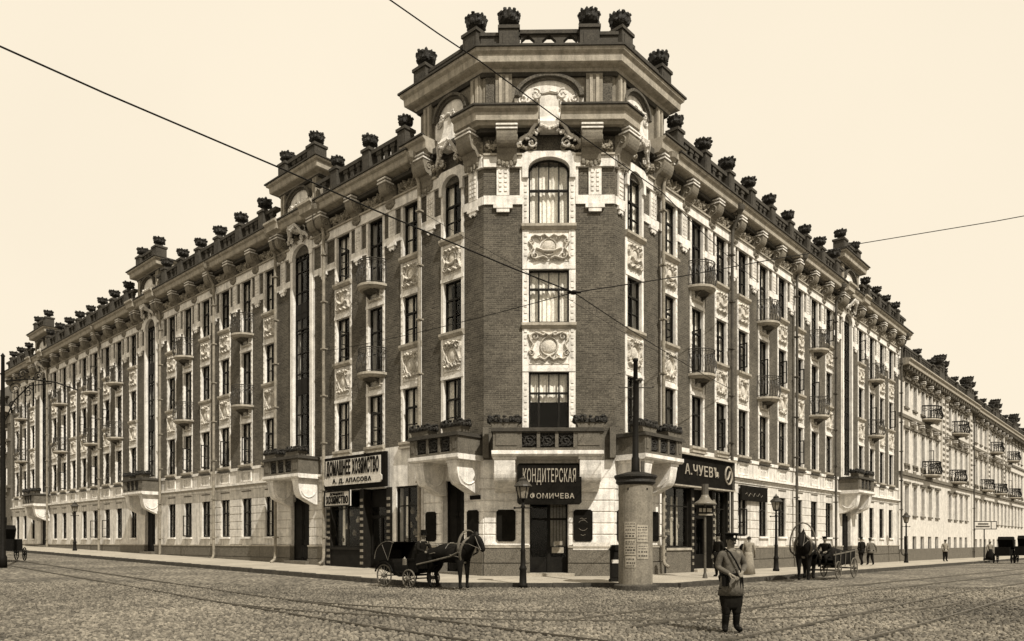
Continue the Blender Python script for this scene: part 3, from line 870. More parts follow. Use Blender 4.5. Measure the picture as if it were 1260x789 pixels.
# dark rooms behind the glass, back walls, roof
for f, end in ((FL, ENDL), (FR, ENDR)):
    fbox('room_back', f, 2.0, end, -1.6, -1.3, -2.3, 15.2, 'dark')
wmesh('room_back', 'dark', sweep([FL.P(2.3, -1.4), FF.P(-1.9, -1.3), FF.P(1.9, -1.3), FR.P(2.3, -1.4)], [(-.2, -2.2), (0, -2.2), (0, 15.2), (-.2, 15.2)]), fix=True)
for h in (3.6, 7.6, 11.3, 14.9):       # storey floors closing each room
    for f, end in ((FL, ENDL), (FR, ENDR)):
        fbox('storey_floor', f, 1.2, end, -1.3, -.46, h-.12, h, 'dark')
def flat(pts, z0, z1):
    n = len(pts); vs = [(p.x, p.y, z0) for p in pts] + [(p.x, p.y, z1) for p in pts]
    return vs, [tuple(range(n-1, -1, -1)), tuple(range(n, 2*n))] + [(i, (i+1) % n, (i+1) % n+n, i+n) for i in range(n)]
D = 13
roofpts = [FL.P(ENDL, .3), FL.P(0, .3), FR.P(0, .3), FR.P(ENDR, .3), FR.P(ENDR, -D), FR.P(11, -D), FL.P(12, -D), FL.P(ENDL, -D)]
wmesh('roof_deck', 'roof', flat(roofpts, 15.4, 15.63), fix=True)
wmesh('rear_wall', 'cream2', sweep([FR.P(ENDR, -.5), FR.P(ENDR, -D), FR.P(11, -D), FL.P(12, -D), FL.P(ENDL, -D), FL.P(ENDL, -.5)][::-1], [(-.4, -3.5), (0, -3.5), (0, 15.4), (-.4, 15.4)]), fix=True)
# low metal roof slope behind the parapet, with chimneys
for f, end in ((FL, ENDL), (FR, ENDR)):
    w_ = end-5
    me = MB().prismx([(.9, 15.6), (5.5, 16.9), (9, 15.6)], -w_/2, w_/2).mesh('metal_roof', 'roof', fix=True)
    put('metal_roof', me, f, 5+w_/2, 0, 0)
for s in (33, 44, 55.5, 47): 
    o = fbox('chimney', FL, s, s+.8, -4.2, -3.4, 15.6, 17.9, 'parapet')
    sub(o, 'chimney_cap', cached('ccap', lambda: MB().box(-.5, .5, -.5, .5, 0, .16).lathe([(.14, .16), (.12, .55), (.2, .6)], 8).mesh('chimney_cap', 'urn')), (0, -.4, 2.3))

# ------------------------------------------------------------------ ground floor of the wings
def ashlar(f, s0, s1, h0, h1, m='cream2', deep=True):
    """backing pier with separate courses of stone proud of it"""
    w_ = s1-s0
    if w_ < .12: return
    fbox('wall_backing', f, s0, s1, -.45, -.03, h0-.02, h1, m)
    n = max(1, round((h1-h0)/.43)); ch = (h1-h0)/n
    for i in range(n):
        for a, b in ([(s0, s1)] if w_ < 1.9 else [(s0, s0+w_*(.46 if i % 2 else .54)), (s0+w_*(.46 if i % 2 else .54), s1)]):
            g = .012
            key = ('ash', round(b-a,2), round(ch,3), m)
            def mk():
                W = (b-a)/2-g; t = .035; z1 = ch-g; c = .022
                vs = [(-W,.0,g),(W,.0,g),(W,.0,z1),(-W,.0,z1),(-W+c,-t,g+c),(W-c,-t,g+c),(W-c,-t,z1-c),(-W+c,-t,z1-c)]
                return MB().add(vs, [(4,5,6,7),(0,1,5,4),(1,2,6,5),(2,3,7,6),(3,0,4,7)]).mesh('ashlar_block', m)
            put('ashlar_block', cached(key, mk), f, (a+b)/2, -.031 + random.uniform(0, .006), h0+ch*i)
def plinth(f, s0, s1, top=-.2, m='plinth', bottom=-2.3):
    fbox('plinth_wall', f, s0, s1, -.4, .03, bottom, top-.03, m)
    n = max(1, round((s1-s0)/1.5)); L = (s1-s0)/n
    zb = zwall(f, (s0+s1)/2) - E
    for i in range(n):
        a = s0+L*i; g = .01
        me = cached(('plb', round(L,2)), lambda: MB().box(-L/2+g, L/2-g, -.03, 0, 0, .56).mesh('plinth_block', m))
        put('plinth_block', me, f, a+L/2, .03 + random.uniform(0, .005), top-.58)
    fbox('plinth_cap', f, s0, s1, -.3, .09, top-.02, top+.04, 'cornice')
    fbox('plinth_base', f, s0, s1, .03, .1, bottom, top-.62, m)

GW0, GW1 = .28, 2.36
def ground(f, s0, s1, wins, doors, right):
    """ashlar storey from s0 to s1 with windows (centres) and doors (centres)"""
    ops = sorted([(w_, .5, 'w') for w_ in wins] + [(d+(.25 if not right else 0), .8, 'd') for d in doors])
    plt = -.2 if not right else -.27
    e = s0
    for c, hw, k in ops + [(s1, 0, 'e')]:
        # far pieces: fewer, longer stones
        if f.P(e).length < 47: ashlar(f, e, c-hw, plt+.05, GW1)
        else: fbox('wall_backing', f, e, c-hw, -.45, 0, plt, GW1, 'cream2')
        e = c+hw
        if k == 'w':
            fbox('spandrel', f, c-hw, c+hw, -.45, 0.0, plt, GW0, 'cream2')
            fbox('sill', f, c-hw-.08, c+hw+.08, -.1, .1, GW0-.1, GW0, 'cream')
            sa = 0
            if not right and c in (25.0, 40.45, 38.1): sa = -1
            if right and c in (11.0,): sa = 1
            window(f, c, GW0, GW1, 1.0, 'plain', 'wood', curt=rw.choice((0, 0, 2, 3)), sash=sa)
        elif k == 'd':
            zt = zwall(f, c) - E
            fbox('fanlight', f, c-hw, c+hw, -.35, -.27, 1.6, GW1+.1, 'door')
            d = put('door', cached(('door', 1.6), lambda: door_mesh(1.6, 1.6+1.35)), f, c, -.18, zt+.12)
            fbox('door_step', f, c-hw-.15, c+hw+.15, -.2, .3, zt-.3, zt+.14, 'plinth')
    # plinth between doors
    e = s0
    for c, hw, k in [o for o in ops if o[2] == 'd'] + [(s1, 0, 'e')]:
        n = max(1, round((c-hw-e)/12)); L = (c-hw-e)/n
        for i in range(n): plinth(f, e+L*i, e+L*(i+1), plt)
        e = c+hw
    # lintel zone
    for a, b in lens(s0, s1, 4.8):
        fbox('lintel_wall', f, a, b, -.45, 0, GW1, 3.0, 'cream2')
        fbox('string_course', f, a, b, -.1, .14, 3.0, 3.09, 'cornice')
        fbox('string_course', f, a, b, -.1, .2, 3.09, 3.2, 'cream')
        fbox('string_band', f, a, b, -.1, .05, 2.86, 3.0, 'cream')
        fbox('apron_wall', f, a, b, -.45, .0, 3.2, 4.0, 'cream2')
        fbox('apron_wall', f, a, b, -.0, .06, 3.9, 4.05, 'cream')
    for c in wins:
        fbox('lintel_groove_shade', f, c-.5, c+.5, 0, .03, 2.72, 2.78, 'plinth')  # incised line drawn as a dark strip, its shade put into the colour
    for c in [x for x in (BAYR if right else BAYL) if s0 <= x <= s1]:
        put('apron_panel', cached('apron', lambda: MB().box(-.56, .56, -.05, 0, 0, .08).box(-.56, .56, -.05, 0, .52, .6).box(-.56, -.48, -.05, 0, .08, .52).box(.48, .56, -.05, 0, .08, .52).ball((-.22, -.0, .34), .05).ball((.22, -.0, .34), .05).mesh('apron_panel', 'cream')), f, c, .0, 3.26)
        fbox('apron_shelf', f, c-.66, c+.66, 0, .17, 3.9, 3.96, 'parapet')
def lens(a, b, L):
    n = max(1, round((b-a)/L)); return [(a+(b-a)*i/n, a+(b-a)*(i+1)/n) for i in range(n)]
def door_mesh(w_, h):
    mb = MB(); mb.box(-w_/2, w_/2, 0, .06, 0, h)
    for q in (-1, 1):
        for z0, z1 in ((.15, .85), (1.0, h*.62), (h*.66, h-.12)):
            x0 = .05; x1 = w_/2-.08
            a, b = (x0, x1) if q > 0 else (-x1, -x0)
            mb.box(a, b, -.03, 0, z0, z0+.05).box(a, b, -.03, 0, z1-.05, z1).box(a, a+.05, -.03, 0, z0, z1).box(b-.05, b, -.03, 0, z0, z1)
    mb.box(-.012, .012, -.035, 0, 0, h)
    return mb.mesh('door', 'door')
gL = [b for b in BAYL if b > 14]; gR = [b for b in BAYR if b > 10]
ground(FL, 10.45, ENDL, [b for b in gL], [12.4, 30.3, 52.5], False)
ground(FR, 9.75, ENDR, gR, [26.1], True)

# upper apron from corner to shops
for f, s0, s1 in ((FL, 2.75, 10.45), (FR, 2.75, 9.75)):
    fbox('apron_wall', f, s0, s1, -.45, .0, 2.35, 4.05, 'cream')
    for c in (BAYL if f is FL else BAYR)[1:4]: fbox('apron_shelf', f, c-.66, c+.66, 0, .17, 3.9, 3.98, 'cornice')

# ------------------------------------------------------------------ stair balconies: parapet box on two scroll consoles
def big_console(w_, d, h):
    def mk():
        mb = MB()
        pr = [(0, 0), (-d, 0), (-d, -.18)]
        pr += [(-d*.98 + d*.25*(1-math.cos(t)), -.18 - h*.62*math.sin(t)) for t in [i*math.pi/2/7 for i in range(1, 8)]]
        pr += [(-d*.45, -h*.9), (-d*.2, -h), (0, -h*1.02)]
        mb.prismx(pr, -w_/2, w_/2)
        for x in (-w_/2, w_/2):
            sg = -1 if x < 0 else 1
            mb.tube([(x, -d*.5+d*.36*math.cos(a), -h*.38+h*.36*math.sin(a)) for a in [math.pi*(-.9+1.0*i/10) for i in range(11)]], .045, 5)
        mb.box(-w_/2-.05, w_/2+.05, -d-.03, 0, -.1, 0)
        return mb.mesh('scroll_console', 'cream')
    return cached(('bigc', w_, d, h), mk)
def planter_mesh(w_, d):
    def mk():
        mb = MB()
        mb.prism([(-w_*.4, 0), (w_*.4, 0), (w_*.42, .1), (w_*.48, .2), (-w_*.48, .2), (-w_*.42, .1)], -d*.4, d*.4, 1)
        mb.prism([(-w_*.5, .2), (w_*.5, .2), (w_*.53, .32), (-w_*.53, .32)], -d*.46, d*.46)
        rr = random.Random(4)
        for k in range(44):
            a = 2*math.pi*k/44
            x = w_*.53*math.copysign(abs(math.cos(a))**.5, math.cos(a)); y = d*.48*math.copysign(abs(math.sin(a))**.5, math.sin(a))
            mb.ball((x, y, .3+.03*math.sin(k*2.2)), (.06, .06, .08), 6, 4, jit=.4)
            mb.ball((x*.97, y*.95, .4+.035*math.sin(k*.85)), (.07, .06, .05), 6, 4, jit=.4)
        return mb.mesh('planter', ['urn', 'balc'])
    return cached(('planter', w_, d), mk)
def parapet_relief():
    def mk():
        st = [([(x, z) for x, z in spiral(.0, .26, .2, 1.6, .4)], .04, .07), ([(-.26, .05), (-.1, .12), (.1, .08), (.26, .16)], .04, .07), ([(-.26, .44), (-.1, .4), (.12, .46), (.26, .38)], .04, .07)]
        return relief(.6, .54, st, [(random.uniform(-.26, .26), random.uniform(.05, .48), .05, .05, .07) for _ in range(14)], nx=26, ny=24, grit=.01).mesh('parapet_relief', 'urn')
    return cached('prel', mk)
def box_balcony(f, s0, s1, o, h0=3.05, h1=4.08, panels=3, consoles=True, ends=True, planters=(), light=False):
    c = (s0+s1)/2; w_ = s1-s0
    bk = ('bb', round(w_,2), o, panels)
    def base():
        mb = MB()
        mb.prismx([(0, h0), (-o, h0), (-o-.06, h0+.07), (-o-.06, h0+.2), (0, h0+.2)], -w_/2-.05, w_/2+.05)
        return mb.mesh('balcony', 'cream')
    b = put('balcony', cached(bk, base), f, c, 0, 0)
    def wallm():
        mb = MB(); z0 = h0+.2; z1 = h1-.14; t = .16
        pw = .66
        mb.box(-w_/2, w_/2, -o, -o+t, z0, z0+.1)
        for x in (-w_/2, w_/2-t): mb.box(x, x+t, -o+t, 0, z0, z1)
        # solid outer thirds and posts
        n = panels; tot = n*pw
        mb.box(-w_/2, -tot/2, -o, -o+t, z0+.1, z1).box(tot/2, w_/2, -o, -o+t, z0+.1, z1)
        for i in range(n):
            x = -tot/2+pw*i
            mb.box(x, x+.06, -o-.01, -o+t, z0+.1, z1); mb.box(x+pw-.06, x+pw, -o-.01, -o+t, z0+.1, z1)
            mb.box(x+.06, x+pw-.06, -o+.1, -o+.14, z0+.1, z1)
        for sx in (-1, 1):
            xa = sx*(tot/2+(w_/2-tot/2)/2); q = (w_/2-tot/2)/2-.1
            if q > .05: mb.box(xa-q, xa+q, -o-.025, -o, z0+.18, z1-.08)
        return mb.mesh('parapet_wall', 'balc')
    sub(b, 'parapet_wall', cached(bk+('w',), wallm))
    def cap():
        mb = MB(); z1 = h1-.14
        mb.box(-w_/2-.07, w_/2+.07, -o-.08, -o+.24, z1, z1+.07).box(-w_/2-.07, -w_/2+.24, -o+.24, 0, z1, z1+.07).box(w_/2-.24, w_/2+.07, -o+.24, 0, z1, z1+.07)
        mb.box(-w_/2-.03, w_/2+.03, -o-.04, -o+.2, z1+.07, z1+.14).box(-w_/2-.03, -w_/2+.2, -o+.2, 0, z1+.07, z1+.14).box(w_/2-.2, w_/2+.03, -o+.2, 0, z1+.07, z1+.14)
        return mb.mesh('parapet_coping', 'parapet')
    sub(b, 'parapet_coping', cached(bk+('c',), cap))
    for i in range(panels):
        sub(b, 'parapet_relief', parapet_relief(), (-(panels*.66)/2+.66*(i+.5), -o+.095, h0+.3))
    for x, y in planters: sub(b, 'planter', planter_mesh(1.1, .6), (x, y, h1))
    if consoles:
        for q in (-1, 1): sub(b, 'scroll_console', big_console(.5 if w_ < 3.5 else .76, o*.92, 1.2), (q*(w_/2-.42), 0, h0))
    return b
for f, s in ((FL, 12.4), (FL, 30.3), (FL, 52.5), (FR, 26.1)):
    q = -1 if f is FR else 1       # near end
    box_balcony(f, s-1.55, s+1.55, 1.2, h0=3.0, h1=4.05, panels=3, planters=((q*1.0, -.95), (-q*1.0, -.95)))

# ------------------------------------------------------------------ the corner tower
box_balcony(FF, -2.06, 1.88, 1.25, h0=3.1, h1=4.12, panels=3, planters=((-1.55, -.98), (1.55, -.98)))
box_balcony(FL, 0.05, 2.75, 1.3, h0=3.05, h1=4.05, panels=3, planters=((.95, -1.02), (-.85, -1.02)))
box_balcony(FR, 0.05, 2.75, 1.3, h0=3.05, h1=4.05, panels=3, planters=((-.95, -1.02), (.85, -1.02)))
# front: brick each side of the central bay
FWH = 1.0
for q in (-1, 1):
    a, b = (q*FWH, q*HW) if q > 0 else (-HW, -FWH)
    w_ = b-a; s = (a+b)/2
    put('brick_pier', MB().box(-w_/2, w_/2, 0, .5, 4.05, HB0).mesh('brick_pier', 'brick'), FF, s, 0, 0)
    def head():
        mb = MB(); mb.box(-w_/2, w_/2, -.06, 0, 12.72, 13.05).box(-.24, .24, -.07, 0, 13.05, HB0)
        for x in (-.1, .1):
            k = 13.2
            while k < 13.95: mb.box(x-.05, x+.05, -.1, -.07, k, k+.11); k += .17
        mb.box(-.36, .36, -.12, 0, 12.56, 12.72).box(-.24, .24, -.1, 0, 12.42, 12.56)
        mb.box(-w_/2 if q > 0 else w_/2-.1, -w_/2+.1 if q > 0 else w_/2, -.05, 0, 13.05, HB0)
        return mb
    put('pier_head', head().mesh('pier_head', 'cream'), FF, s, 0, 0)
W1 = .76
def fbay():
    mb = MB()
    mb.box(-FWH, -W1, -.03, .45, 4.0, 13.7).box(W1, FWH, -.03, .45, 4.0, 13.7)
    for a, b in ((4.0, 4.22), (6.42, 8.28), (10.28, 12.0)): mb.box(-W1, W1, 0, .45, a, b)
    for z in (6.42, 10.28): mb.box(-FWH, FWH, -.055, -.03, z, z+.14)
    k = 4.3
    while k < 13.6:
        if not any(abs(k-q) < .3 for q in (6.5, 10.35)):
            for x in (-.88, .88): mb.box(x-.05, x+.05, -.055, -.03, k, k+.13)
        k += .24
    return mb.mesh('bay_surround', 'cream')
put('bay_surround', fbay(), FF, 0, 0, 0)
window(FF, 0, 4.22, 6.42, 1.52, 'wide', 'wood', curt=4)
window(FF, 0, 8.28, 10.28, 1.52, 'wide', 'wood', curt=1)
window(FF, 0, 12.0, 14.02, 1.52, 'arch', 'wood', curt=1)
for a in (4.22, 8.28, 12.0): put('sill', sill_mesh(2*FWH+.06), FF, 0, 0, a-.24)
put('relief_panel', panel_mesh(1.75, 1.3, 0), FF, 0, -.005, 6.68)
put('relief_panel', panel_mesh(1.75, 1.15, 1), FF, 0, -.005, 10.56)
arch_plate('arch_surround', FF, 0, 2.0, 13.7, 14.68, 1.56, 14.02, .45, -.4, .13, 'cream')
# tower sides: arched bay
for f, c in ((FL, BAYL[0]), (FR, BAYR[0])):
    def sb():
        mb = MB(); g = WH
        mb.box(-BH, -g, -.03, .45, 4.0, 13.7).box(g, BH, -.03, .45, 4.0, 13.7)
        for a, b in ((4.0, 4.22), (6.42, 8.28), (10.28, 12.0)): mb.box(-g, g, 0, .45, a, b)
        for z in (6.42, 10.28): mb.box(-BH, BH, -.055, -.03, z, z+.14)
        return mb.mesh('bay_surround', 'cream')
    put('bay_surround', cached('sbay', sb), f, c, 0, 0)
    window(f, c, 4.22, 6.42, 2*WH, 'plain', 'wood', curt=3)
    window(f, c, 8.28, 10.28, 2*WH, 'plain', 'wood', curt=0)
    window(f, c, 12.0, 13.95, 2*WH, 'arch', 'wood', curt=2)
    for a in (4.22, 8.28, 12.0): put('sill', sill_mesh(2*BH+.04), f, c, 0, a-.24)
    put('relief_panel', panel_mesh(1.1, 1.25, 0), f, c, -.005, 6.68)
    put('relief_panel', panel_mesh(1.1, 1.12, 1), f, c, -.005, 10.55)
    arch_plate('arch_surround', f, c, 1.34, 13.7, 14.62, 2*WH, 13.95, .43, -.4, .13, 'cream')
    for q in (-1, 1): fbox('band_course', f, c+q*.67, c+q*.8, -.02, .12, HB0, HB1, 'cream')
    fbox('tower_lintel', f, 0, 3.4, -.45, -.12, 14.3, 15.5, 'frieze')
for a, b in ((-HW, -1.0), (1.0, HW)):
    fbox('band_course', FF, a, b, -.02, .12, HB0, HB1, 'cream'); fbox('band_moulding', FF, a, b, -.02, .2, HB1, HB1+.07, 'cornice')
fbox('tower_lintel', FF, -HW, HW, -.45, -.12, 14.3, 15.5, 'frieze')
# carved ground of the frieze on the tower
for q in (-1, 1): put('frieze_panel', frieze_mesh(1.3), FF, q*1.75, 0, HB1+.07)
for f in (FL, FR):
    put('frieze_panel', frieze_mesh(1.0), f, .55, 0, HB1+.07); put('frieze_panel', frieze_mesh(1.0), f, 2.8, 0, HB1+.07)
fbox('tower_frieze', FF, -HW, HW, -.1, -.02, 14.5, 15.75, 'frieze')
fbox('apron_wall', FF, -HW, HW, -.45, .02, 3.1, 4.05, 'balc')
for f in (FL, FR): fbox('apron_wall', f, 0, 2.75, -.45, .02, 3.1, 4.05, 'balc')
for q in (-1, 1): fbox('corner_post', FF, q*(HW-.2), q*(HW+.02), .02, .3, 3.15, 4.3, 'balc')
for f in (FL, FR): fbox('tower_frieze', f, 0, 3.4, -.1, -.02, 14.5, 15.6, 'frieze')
# hood cornices broken at the arches
hp = [(-.05, 15.45), (.5, 15.45), (.56, 15.52), (.66, 15.56), (.68, 15.84), (.8, 15.92), (.8, 16.0), (-.05, 16.05)]
wmesh('hood_cornice', 'cornice', sweep([FL.P(.95), P0L, FF.P(-.42)], hp), fix=True)
wmesh('hood_cornice', 'cornice', sweep([FF.P(.42), P0R, FR.P(.75)], hp), fix=True)
wmesh('hood_cornice', 'cornice', sweep([FL.P(4.0), FL.P(2.55)], hp), fix=True)
wmesh('hood_cornice', 'cornice', sweep([FR.P(2.35), FR.P(4.0)], hp), fix=True)
for pth in ([FL.P(.95), P0L, FF.P(-.42)], [FF.P(.42), P0R, FR.P(.75)], [FL.P(4.0), FL.P(2.55)], [FR.P(2.35), FR.P(4.0)]):
    wmesh('cornice_gutter', 'soffit_shade', sweep(pth, [(.7, 16.005), (.87, 16.005), (.87, 16.07), (.7, 16.07)]), fix=True)
    wmesh('soffit_shade', 'soffit_shade', sweep(pth, [(.0, 15.3), (.3, 15.3), (.3, 15.45), (.0, 15.45)]), fix=True)  # shade below each hood, painted as a dark band
for s_, w_ in ((-.92, .75), (.92, .75), (-2.12, .4), (2.12, .4)): put('garland', garland_mesh(w_, 7, .12), FF, s_, .03, 14.92)
for f, qs in ((FL, (1.0, 2.35)), (FR, (.9, 2.15))):
    for s_ in qs: put('garland', garland_mesh(.6, 7, .12), f, s_, .03, 14.95)
tc = console_mesh(.74, .62, 1.2)
for q in (-1, 1): put('console', tc, FF, q*1.58, 0, 14.28)
for s in (.5, 3.1): put('console', tc, FL, s, 0, 14.28); 
for s in (.4, 2.95): put('console', tc, FR, s, 0, 14.28)
put('cartouche', cartouche_mesh(2.5, 2.2), FF, 0, .06, 14.72)
for f, s in ((FL, BAYL[0]), (FR, BAYR[0])): put('cartouche', cartouche_mesh(1.6, 2.1), f, s, .06, 14.7)
# attic storey
prof = [(-.5, 15.62), (0, 15.62), (0, 17.85), (-.5, 17.85)]
AL = 3.6
apath = [FL.P(AL, -3.5), FL.P(AL), P0L, P0R, FR.P(AL), FR.P(AL, -3.5)]
wmesh('attic_wall', 'console', sweep(apath, prof), fix=True)
put('tympanum_relief', tymp_mesh(2.6, 1.85), FF, 0, .02, 15.7)
for f, s in ((FL, BAYL[0]), (FR, BAYR[0])): put('tympanum_relief', tymp_mesh(1.9, 1.8), f, s, .02, 15.7)
def pil(f, s, w_=.62):
    fbox('attic_pilaster', f, s-w_/2, s+w_/2, 0, .14, 15.78, 17.75, 'console')
    for t in (-.12, .12): fbox('pilaster_flute', f, s+t-.06, s+t+.06, .14, .18, 16.3, 17.5, 'cornice')
for q in (-1, 1): pil(FF, q*1.7, .62); fbox('attic_pilaster', FF, q*2.2-.18, q*2.2+.18, 0, .06, 15.78, 17.75, 'frieze')
for f in (FL, FR):
    pil(f, .33, .5); pil(f, 3.05, .5)
cp = [(-.2, 17.62), (.14, 17.62), (.2, 17.72), (.42, 17.78), (.48, 17.82), (.5, 18.08), (.6, 18.17), (.62, 18.28), (-.2, 18.32)]
wmesh('attic_cornice', 'cornice', sweep(apath, cp), fix=True)
wmesh('cornice_gutter', 'soffit_shade', sweep(apath, [(.5, 18.285), (.68, 18.285), (.68, 18.36), (.5, 18.36)]), fix=True)
wmesh('soffit_shade', 'soffit_shade', sweep(apath, [(.02, 17.5), (.1, 17.5), (.16, 17.62), (.02, 17.62)]), fix=True)  # dark band painting the shade below the tower cornice
wmesh('attic_roof', 'roof', flat([FL.P(AL, -3.5), FL.P(AL), P0L, P0R, FR.P(AL), FR.P(AL, -3.5)], 17.9, 18.3), fix=True)
# parapet walls on the attic
pp = [(-.1, 18.3), (.22, 18.3), (.22, 18.78), (.28, 18.8), (.28, 18.92), (-.15, 18.92), (-.15, 18.8), (-.1, 18.78)]
wmesh('attic_parapet', 'parapet', sweep([FL.P(AL-.1), FL.P(.9)], pp), fix=True)
wmesh('attic_parapet', 'parapet', sweep([FR.P(.9), FR.P(AL-.1)], pp), fix=True)
pp2 = [(-.1, 18.3), (.22, 18.3), (.22, 18.9), (.28, 18.92), (.28, 19.04), (-.15, 19.04), (-.15, 18.92), (-.1, 18.9)]
wmesh('attic_parapet', 'parapet', sweep([FL.P(1.0), P0L, FF.P(-1.1)], pp2), fix=True)
wmesh('attic_parapet', 'parapet', sweep([FF.P(1.1), P0R, FR.P(1.0)], pp2), fix=True)
def dome_balus(w_):
    mb = MB(); mb.box(-w_/2, w_/2, -.16, .16, 0, .12).box(-w_/2, w_/2, -.18, .18, .72, .86)
    for i in range(4):
        x = -w_/2 + w_*i/3
        if 0 < i < 3: mb.box(x-.14, x+.14, -.1, .1, .12, .72)
        for q in (-1, 1):
            if -w_/2 < x+q*.2 < w_/2: mb.prism([(x+q*.14, .72), (x+q*.38, .72), (x+q*.14, .5)], -.1, .1)
    return mb.mesh('balustrade', 'parapet', fix=True)
put('balustrade', dome_balus(2.4), FF, 0, .06, 18.3)
for f, s, h in ((FF, -1.5, .9), (FF, 1.5, .9), (FL, .34, .92), (FR, .26, .92), (FL, 3.2, .85), (FR, 3.1, .85)):
    pd = put('pedestal', pedestal_mesh(.72, h), f, s, .06, 18.3)
    sub(pd, 'urn', urn_mesh(.385, .66), (0, 0, h), s)

# ground floor of the tower
def tablet(f, s, w_=.72):
    me = cached(('tab', w_), lambda: (lambda mb: mb.mesh('sign_tablet', 'sign'))(MB().prism([(-w_/2+.08, 0), (w_/2-.08, 0), (w_/2, .08), (w_/2, 1.12), (w_/2-.08, 1.2), (-w_/2+.08, 1.2), (-w_/2, 1.12), (-w_/2, .08)], -.05, 0)))
    o = put('sign_tablet', me, f, s, .01, 0.02)
    return o
def tower_ground(f, segs, dc, dhw, top=3.1):
    for a, b in segs:
        ashlar(f, a, b, -.15, 2.42, 'cream'); plinth(f, a, b, -.2)
fbox('lintel_wall', FF, -HW, HW, -.45, 0, 2.42, 3.1, 'cream')
DW = .72
tower_ground(FF, [(-HW, -DW), (DW, HW)], 0, DW)
for f, c in ((FL, 1.7), (FR, 1.5)):
    tower_ground(f, [(0, c-.62), (c+.62, 3.45)], c, .6)
    fbox('lintel_wall', f, 0, 3.45, -.45, 0, 2.42, 3.1, 'cream')
    zt = -1.27
    put('door', cached('tdoor', lambda: door_mesh(1.24, 3.7)), f, c, -.3, zt)
    fbox('door_step', f, c-.75, c+.75, -.25, .25, zt-.3, zt+.1, 'plinth')
fbox('wall_pier', FL, 3.45, 3.75, -.45, 0, -2.2, 2.4, 'cream2'); 
tb = [tablet(FF, -1.62), tablet(FF, 1.28)]
for f, s, w_ in ((FL, .55, .6), (FL, 2.95, .6), (FR, .4, .5), (FR, 2.85, .5)): tb.append(tablet(f, s, w_))
# faint painted ornament on one tablet
sub(tb[1], 'tablet_ornament', MB().tube([(x*.6, -.06, .62+z*.6) for x, z in arc(0, 0, .3, 30, 150)], .008, 4).tube([(x*.6, -.06, .55+z*.5) for x, z in arc(0, 0, .28, 200, 340)], .008, 4).tube([(-.12, -.06, .85), (-.04, -.06, .88), (.03, -.06, .83), (.13, -.06, .87)], .008, 4).tube([(-.08, -.06, .25), (.0, -.06, .22), (.09, -.06, .26)], .008, 4).mesh('tablet_ornament', 'letterd'))
# front door in two leaves, glazed
zt = -1.27
fbox('door_step', FF, -.95, .95, -.3, .3, zt-.3, zt+.1, 'pave')
me = MB()
me.box(-.72, .72, .0, .05, 2.3-zt, 2.42-zt).box(-.72, -.66, -.04, .05, 0, 2.3-zt).box(.66, .72, -.04, .05, 0, 2.3-zt).box(-.06, .06, -.04, .05, 0, 2.3-zt).box(-.66, -.06, 0, .04, 0, .6).box(.06, .66, 0, .04, 0, .6).box(-.66, .66, -.03, .05, 2.0, 2.08)
dr = put('door', me.mesh('door', 'door'), FF, 0, -.3, zt+.1)
for a in (-.66, .06):
    for z0, z1 in ((.6, 2.0), (2.08, 3.5)): sub(dr, 'pane', pane_mesh(a, a+.6, z0, z1), (a, .02, z0))
sub(dr, 'door_notice', MB().box(0, .45, -.01, 0, 0, .22).box(.1, .4, -.01, 0, .3, .45).mesh('door_notice', 'paper'), (.12, -.02, .75))
for i in range(5): sub(dr, 'shop_blind', cached('blind', lambda: MB().box(0, .1, 0, .01, 0, 2.4).mesh('shop_blind', 'letterd')), (.08+.12*i, .35, 1.0))
# paper strip under the right tablet
put('notice_strip', MB().box(-.7, .7, -.02, 0, 0, .28).mesh('notice_strip', 'signw'), FF, 1.6, .05, -.3)

